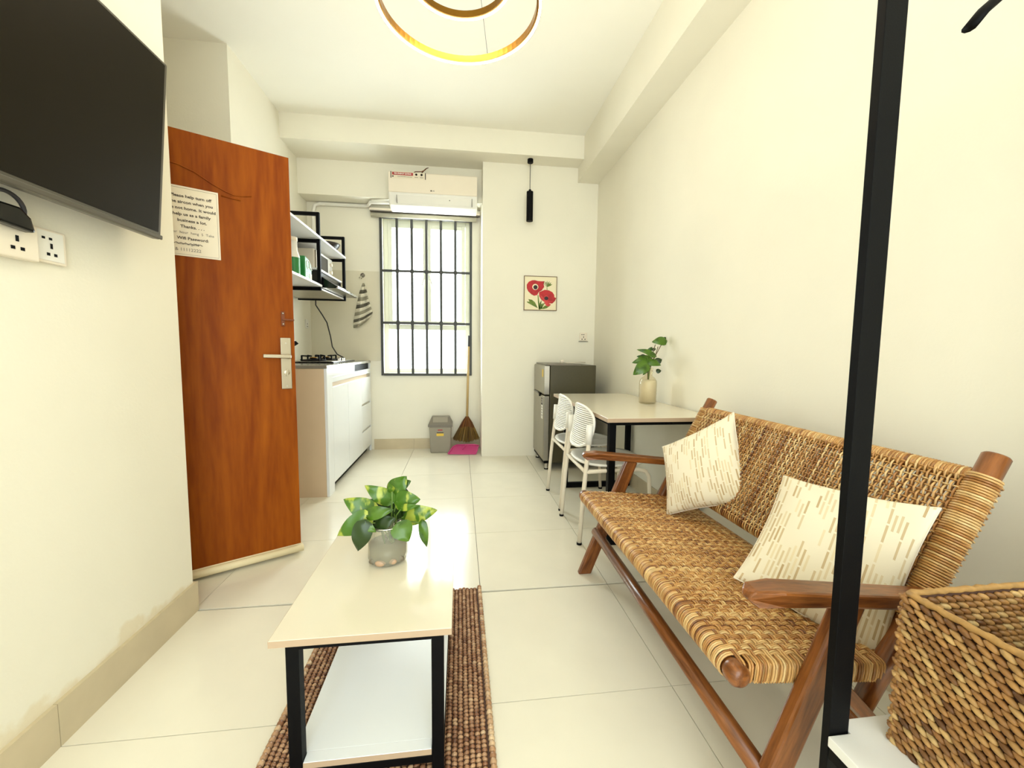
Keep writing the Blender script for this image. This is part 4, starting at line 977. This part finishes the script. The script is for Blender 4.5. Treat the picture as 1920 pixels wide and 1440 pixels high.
# weaving
random.seed(21)
def weave_patch(A, B, nu_, nv_, org, eu, ev, en, hu, hv, ru, rv, amp, wrap_u, wrap_v, Lu, Lv, group=1, ru_off=0, rv_off=0, ph=0, tmean=.6):
    """two sets of strands woven at right angles. u strands run along eu (spaced along ev), v strands run along ev.
       wrap_* : rail radius to loop round at both ends"""
    org, eu, ev, en = (Vector(v) for v in (org, eu, ev, en))
    mb = MB()
    def strand(along, across, pos, L_, nC, r, k, wrap, sign):
        tn = min(1, max(0, random.gauss(tmean, .22)))
        pts = []
        step = L_/nC; ns = 4
        if wrap:
            for t in np.linspace(-PI*1.0, 0, 8)[:-1]:
                pts.append(org+across*pos + along*(wrap*math.sin(t)) + en*(wrap*math.cos(t)-wrap))
        jit = random.uniform(-.0006, .0006)
        for i in range(int(nC*ns)+1):
            s = i/ns
            a = amp*sign*(1 if (k % 2) else -1)*math.cos(PI*(s-.5)) if True else 0
            edge = min(1, min(s, nC-s)*1.2)
            pts.append(org+across*(pos+jit) + along*(s*step) + en*(a*edge))
        if wrap:
            for t in np.linspace(0, PI, 8)[1:]:
                pts.append(org+across*pos + along*(L_+wrap*math.sin(t)) + en*(wrap*math.cos(t)-wrap))
        mb.tube(pts, r, 5, tone=tn)
    for k in range(nv_):            # strands along u, one unit per v cell
        for o in ([-hu, hu] if hu else [0]):
            strand(eu, ev, (k+.5)*Lv/nv_+o, Lu, nu_, ru, k, wrap_u, 1)
    for k in range(nu_):
        for o in ([-hv, hv] if hv else [0]):
            strand(ev, eu, (k+.5)*Lu/nu_+o, Lv, nv_, rv, k, wrap_v, 1)
    return mb
# opposite phases: u strand k at crossing s=j+.5 has cos(pi*(j)) -> sign (-1)^j ; v strands must be opposite
def weave(mbname, org, eu, ev, en, Lu, Lv, nu_, nv_, hu, hv, ru, rv, amp, wu, wv, tmean, sq=1.0):
    org, eu, ev, en = (Vector(v) for v in (org, eu, ev, en)); mb = MB()
    pw_ = lambda x, e: math.copysign(abs(x)**e, x)
    def strand(along, across, pos, L_, nC, r, k, wrap, par):
        e = sq if par else 1.0
        tn = min(1, max(0, random.gauss(tmean, .24))); pts = []; ns = 4; step = L_/nC
        base = org+across*pos
        if wrap:
            for t in np.linspace(-PI, 0, 9)[:-1]: pts.append(base+along*(wrap*pw_(math.sin(t), e))+en*(wrap*pw_(math.cos(t), e)-wrap))
        for i in range(nC*ns+1):
            s = i/ns; sg = 1 if (k+par) % 2 else -1
            edge = min(1, min(s, nC-s)*1.5)
            pts.append(base+along*(s*step)+across*random.uniform(-.0003, .0003)+en*(amp*sg*math.cos(PI*(s-.5))*edge))
        if wrap:
            for t in np.linspace(0, PI, 9)[1:]: pts.append(base+along*(L_+wrap*pw_(math.sin(t), e))+en*(wrap*pw_(math.cos(t), e)-wrap))
        mb.tube(pts, r, 5, tone=tn)
    # cos(PI*(s-.5)) at s=j+.5 is cos(PI*j) = (-1)^j : u strand k over when (-1)^(j+k+1)... v strand j gets the opposite parity
    for k in range(nv_):
        for o in hu: strand(eu, ev, (k+.5)*Lv/nv_+o, Lu, nu_, ru, k, wu, 0)
    for k in range(nu_):
        for o in hv: strand(ev, eu, (k+.5)*Lu/nu_+o, Lv, nv_, rv, k, wv, 1)
    return mb.build(mbname, 'rattan', bc, smooth=True, kind='stuff', recalc=False)
eu = Vector((BXr-FXr, 0, BZ-FZ)); Lu = eu.length; eu.normalize(); en = Vector((-eu.z, 0, eu.x))
weave('seat_weave', Vector((FXr, BY0+.020, FZ))+en*.0265, eu, (0, 1, 0), en, Lu, BY1-BY0-.04, 24, 64, (-.0048, 0, .0048), (-.0034, .0034), .0024, .0029, .0030, .0265, .0245, .60, .45)
z0_, z1_ = .478, .812
eb = Vector((backp(z1_)-backp(z0_), 0, z1_-z0_)); Lb = eb.length; eb.normalize(); nb_ = Vector((-eb.z, 0, eb.x))
weave('back_weave', Vector((backp(z0_), BY0+.012, z0_))+nb_*.018, eb, (0, 1, 0), nb_, Lb, BY1-BY0-.024, 25, 98, (0,), (0,), .0026, .0021, .0026, .018, .0275, .64)
weave('back_weave', Vector((backp(z0_), BY0+.012, z0_))-nb_*.020, eb, (0, 1, 0), nb_, Lb, BY1-BY0-.024, 13, 49, (-.0035, .0035), (0,), .0026, .0021, .0022, 0, 0, .45)
# dense wrap bands over posts and rail
mb = MB()
for y in (BY0+.012, BY1-.012):
    z = .490
    while z < .815:
        c = Vector((backp(z), y, z)); n_ = 14
        mb.tube([c+nb_*(.0285*math.cos(t))+Vector((0, .0285*math.sin(t), 0)) for t in np.linspace(0, 2*PI, n_+1)[:-1]], .0030, 5, closed=True, tone=min(1, max(0, random.gauss(.66, .22)))); z += .0056
y = BY0+.035
while y < BY1-.035:
    c = Vector((backp(.812), y, .812))
    mb.tube([c+nb_*(.0185*math.cos(t))+eb*(.0185*math.sin(t)) for t in np.linspace(0, 2*PI, 11)[:-1]], .0032, 5, closed=True, tone=min(1, max(0, random.gauss(.62, .22)))); y += .0070
x = 0.0
for ysid in (BY0+.020, BY1-.020):
    s = .045
    while s < Lu-.03:
        c = Vector((FXr, ysid, FZ))+eu*s
        hw, hh = .0205, .0205
        mb.tube([c+Vector((0, hw*a, 0))+en*(hh*b) for a, b in ((-1, -1), (-1, 0), (-1, 1), (0, 1.12), (1, 1), (1, 0), (1, -1), (0, -1.05))], .0032, 5, closed=True, tone=min(1, max(0, random.gauss(.68, .24)))); s += .0066
mb.build('rail_wrapping', 'rattan', bc, smooth=True, kind='stuff', recalc=False)

# ------------------------------------------------------------------ cushions
def cushion(label, corners, thick, nrm_hint, seed):
    """corners: bottom-left, bottom-right, top-right, top-left as seen from the front"""
    bl_, br_, tr_, tl_ = (Vector(c) for c in corners); cen = (bl_+br_+tr_+tl_)/4
    nrm = ((br_-bl_).cross(tl_-bl_)).normalized()
    if nrm.dot(Vector(nrm_hint)) < 0: nrm = -nrm
    N_ = 26; rnd = random.Random(seed); ph = [rnd.uniform(0, 6) for _ in range(6)]
    def P_(u, v, side):
        U, V = 2*u-1, 2*v-1
        pin = .085
        uu = .5+.5*U*(1-pin*(1-V*V)*abs(U)**2); vv = .5+.5*V*(1-pin*(1-U*U)*abs(V)**2)
        p = bl_*(1-uu)*(1-vv)+br_*uu*(1-vv)+tr_*uu*vv+tl_*(1-uu)*vv
        h = max(0, (1-U**2)*(1-V**2))**.42
        wr = .03*math.sin(7*U+5*V+ph[0])*math.exp(-3*((abs(U)-.8)**2+(abs(V)-.8)**2)) + .02*math.sin(4*U-6*V+ph[1])*h*.5
        return p+nrm*side*thick*(h+wr*(1 if h > 0 else 0))
    vs = []; fs = []; uvs = []
    for side in (1, -1):
        o = len(vs)
        for j in range(N_+1):
            for i in range(N_+1):
                # denser near edges
                a = .5-.5*math.cos(PI*i/N_); b = .5-.5*math.cos(PI*j/N_)
                vs.append(P_(a, b, side)); uvs.append((a+(.37 if side < 0 else 0), b))
        for j in range(N_):
            for i in range(N_):
                q_ = [o+j*(N_+1)+i, o+j*(N_+1)+i+1, o+(j+1)*(N_+1)+i+1, o+(j+1)*(N_+1)+i]
                fs.append(tuple(q_ if side > 0 else q_[::-1]))
    mb = MB(); mb.add(vs, fs)
    root = empty('cushion', (cen.x, cen.y, min(c[2] for c in corners)), label, 'cushion', 'patterned cushions on the bench')
    mb.build('cover', 'cushion', root, smooth=True, uvs=uvs, recalc=False)
    loop = [P_(.5-.5*math.cos(PI*i/N_), 0, 1) for i in range(N_)]+[P_(1, .5-.5*math.cos(PI*i/N_), 1) for i in range(N_)]+[P_(.5+.5*math.cos(PI*i/N_), 1, 1) for i in range(N_)]+[P_(0, .5+.5*math.cos(PI*i/N_), 1) for i in range(N_)]
    MB().tube(loop, .0022, 6, closed=True).build('seam', 'cream', root, smooth=True)
    return root
# far cushion tipped on one corner, near cushion flat against the back
cushion('cream dash patterned cushion tipped at the far end of the bench', [at(1250, 966, 1.60), at(1416, 946, 1.36), at(1376, 773, 1.60), at(1242, 838, 1.74)], .07, (-1, -.3, .4), 2)
cushion('cream dash patterned cushion nearer the black pole, lying flat against the bench back', [at(1376, 1083, 1.05), at(1652, 1262, .79), at(1764, 953, .775), at(1470, 892, 1.17)], .07, (-1, 0, .5), 5)

# ------------------------------------------------------------------ clothes rack, basket, hanger
ck = empty('clothes_rack', (1.02, .45, 0), 'black metal clothes rack with white base shelf at the right edge', 'rack')
KX0, KX1, KY0, KY1 = .689, 1.34, .20, .646
for x in (KX0, KX1-.041):
    for y in (KY1-.016, KY0): MB().box(x, y, 0, x+.041, y+.016, 1.86).build('post', 'black', ck, bevel=.001)
MB().box(KX0, KY1-.016, 1.86, KX1, KY1, 1.885).box(KX0, KY0, 1.86, KX1, KY0+.016, 1.885).box(KX0, KY0+.016, 1.86, KX0+.041, KY1-.016, 1.885).box(KX1-.041, KY0+.016, 1.86, KX1, KY1-.016, 1.885).each('top_rail', 'black', ck)
SZ = .383
MB().box(KX0, KY0+.018, SZ-.045, KX0+.025, KY1-.018, SZ-.0205).box(KX1-.025, KY0+.018, SZ-.045, KX1, KY1-.018, SZ-.0205).each('shelf_bearer', 'black', ck)
MB().add([(x, y, z) for z in (SZ-.020, SZ) for x, y in ((KX0-.004, KY0+.018), (KX1, KY0+.018), (KX1, KY1-.018), (KX1-.045, KY1-.018), (KX1-.045, KY1+.010), (KX0+.043, KY1+.010), (KX0+.043, KY1-.018), (KX0-.004, KY1-.018))], [tuple(range(8))[::-1], tuple(range(8, 16))]+[(i, (i+1) % 8, (i+1) % 8+8, i+8) for i in range(8)]).build('shelf_board', 'shelfboard', ck, bevel=.0015)
# basket
bk = empty('storage_basket', (.95, .46, SZ), 'square woven water hyacinth basket on the white rack shelf', 'basket')
BX0, BX1, BKY0, BKY1, BZ1 = .797, 1.10, .30, .606, .672
mb = MB(); t = .008
def lean(z): return -.010*(z-SZ)/(BZ1-SZ)
mb.box(BX0+.004, BKY0+.004, SZ+.001, BX1-.004, BKY1-.004, SZ+.009)
mb.box(BX0+.001, BKY0, SZ+.001, BX0+t, BKY1, BZ1-.004).box(BX1-t, BKY0, SZ+.001, BX1, BKY1, BZ1-.004).box(BX0+t, BKY0, SZ+.001, BX1-t, BKY0+t, BZ1-.004).box(BX0+t, BKY1-t, SZ+.001, BX1-t, BKY1, BZ1-.004)
mb.build('liner', 'rugbase', bk)
random.seed(9)
def braid_face(org, ea, nrm_, L_, H_, name):
    """diagonal twill of puffed strands; ea along the wall, z up"""
    org, ea, nrm_ = Vector(org), Vector(ea), Vector(nrm_); up = Vector((0, 0, 1)); mb = MB()
    pw, ph_ = .0176, .0124
    for j in range(int(H_/ph_)+1):
        off = (j % 2)*.5*pw
        for i in range(int(L_/pw)+2):
            a = i*pw-off; z = .004+j*ph_
            if a < 0 or a > L_ or z > H_: continue
            d1 = (ea*1.0 - up*.42).normalized()*.0116; d2 = (ea*.42+up*1.0).normalized()*.0056
            c = org+ea*(a+random.uniform(-.001, .001))+up*z+nrm_*.0030
            mb.ell(c, d1, d2, nrm_*.0058+ea*.002, 8, 5, tone=min(1, max(0, random.gauss(.55, .25))))
    return mb.build(name, 'hyacinth', bk, smooth=True, kind='stuff')
H_ = BZ1-SZ-.006
mb = MB()
for cx_, cy_ in ((BX0-.001, BKY1+.001), (BX0-.001, BKY0-.001), (BX1+.001, BKY1+.001)):
    z = SZ+.006
    while z < BZ1-.006:
        mb.ell((cx_, cy_, z), (.0052, -.001, 0), (0, .0052, 0), (.0015, -.003, .0085), 8, 5, tone=min(1, max(0, random.gauss(.6, .2)))); z += .0125
mb.build('corner_braid', 'hyacinth', bk, smooth=True, kind='stuff')
braid_face((BX0, BKY1, SZ), (0, -1, 0), (-1, 0, 0), BKY1-BKY0, H_, 'side_weave')
braid_face((BX0, BKY1, SZ), (1, 0, 0), (0, 1, 0), BX1-BX0, H_, 'side_weave')
braid_face((BX1-t, BKY1-t, SZ), (0, -1, 0), (-1, 0, 0), BKY1-BKY0-2*t, H_, 'inner_weave')
braid_face((BX0+t, BKY1-t, SZ), (1, 0, 0), (0, -1, 0), BX1-BX0-2*t, H_, 'inner_weave')
braid_face((BX1, BKY0, SZ), (-1, 0, 0), (0, -1, 0), BX1-BX0, H_, 'side_weave')
mb = MB(); cyc = [(BX0+.002, BKY0+.002), (BX1-.002, BKY0+.002), (BX1-.002, BKY1-.002), (BX0+.002, BKY1-.002)]
for q_ in range(4):
    a, b = Vector((*cyc[q_], BZ1-.002)), Vector((*cyc[(q_+1) % 4], BZ1-.002)); n = 26
    mb.tube([a.lerp(b, i/n)+Vector((0, 0, .0012*math.sin(i*2.1))) for i in range(n+1)], [.0058+.0009*math.sin(i*2.6) for i in range(n+1)], 8)
mb.build('rim', 'hyacinth_rim', bk, smooth=True)
# hanger
hg = empty('coat_hanger', (1.04, KY1-.008, 1.66), 'black coat hanger on the rack at the top right corner', 'hanger')
hy = KY1-.008
MB().tube([(.862, hy, 1.655), (.885, hy, 1.683), (.93, hy, 1.722), (1.0, hy, 1.752), (1.04, hy, 1.76), (1.08, hy, 1.752), (1.15, hy, 1.722), (1.195, hy, 1.683), (1.218, hy, 1.655)], [.0125]*9, 10, flat=.6).build('shoulder_bar', 'black', hg, smooth=True)
MB().tube([(1.04, hy, 1.76), (1.04, hy, 1.80), (1.055, hy-.012, 1.83), (1.05, hy-.015, 1.89), (1.03, hy-.008, 1.895), (1.025, hy+.016, 1.885)], .002, 6).build('hook', 'steel', hg, smooth=True)
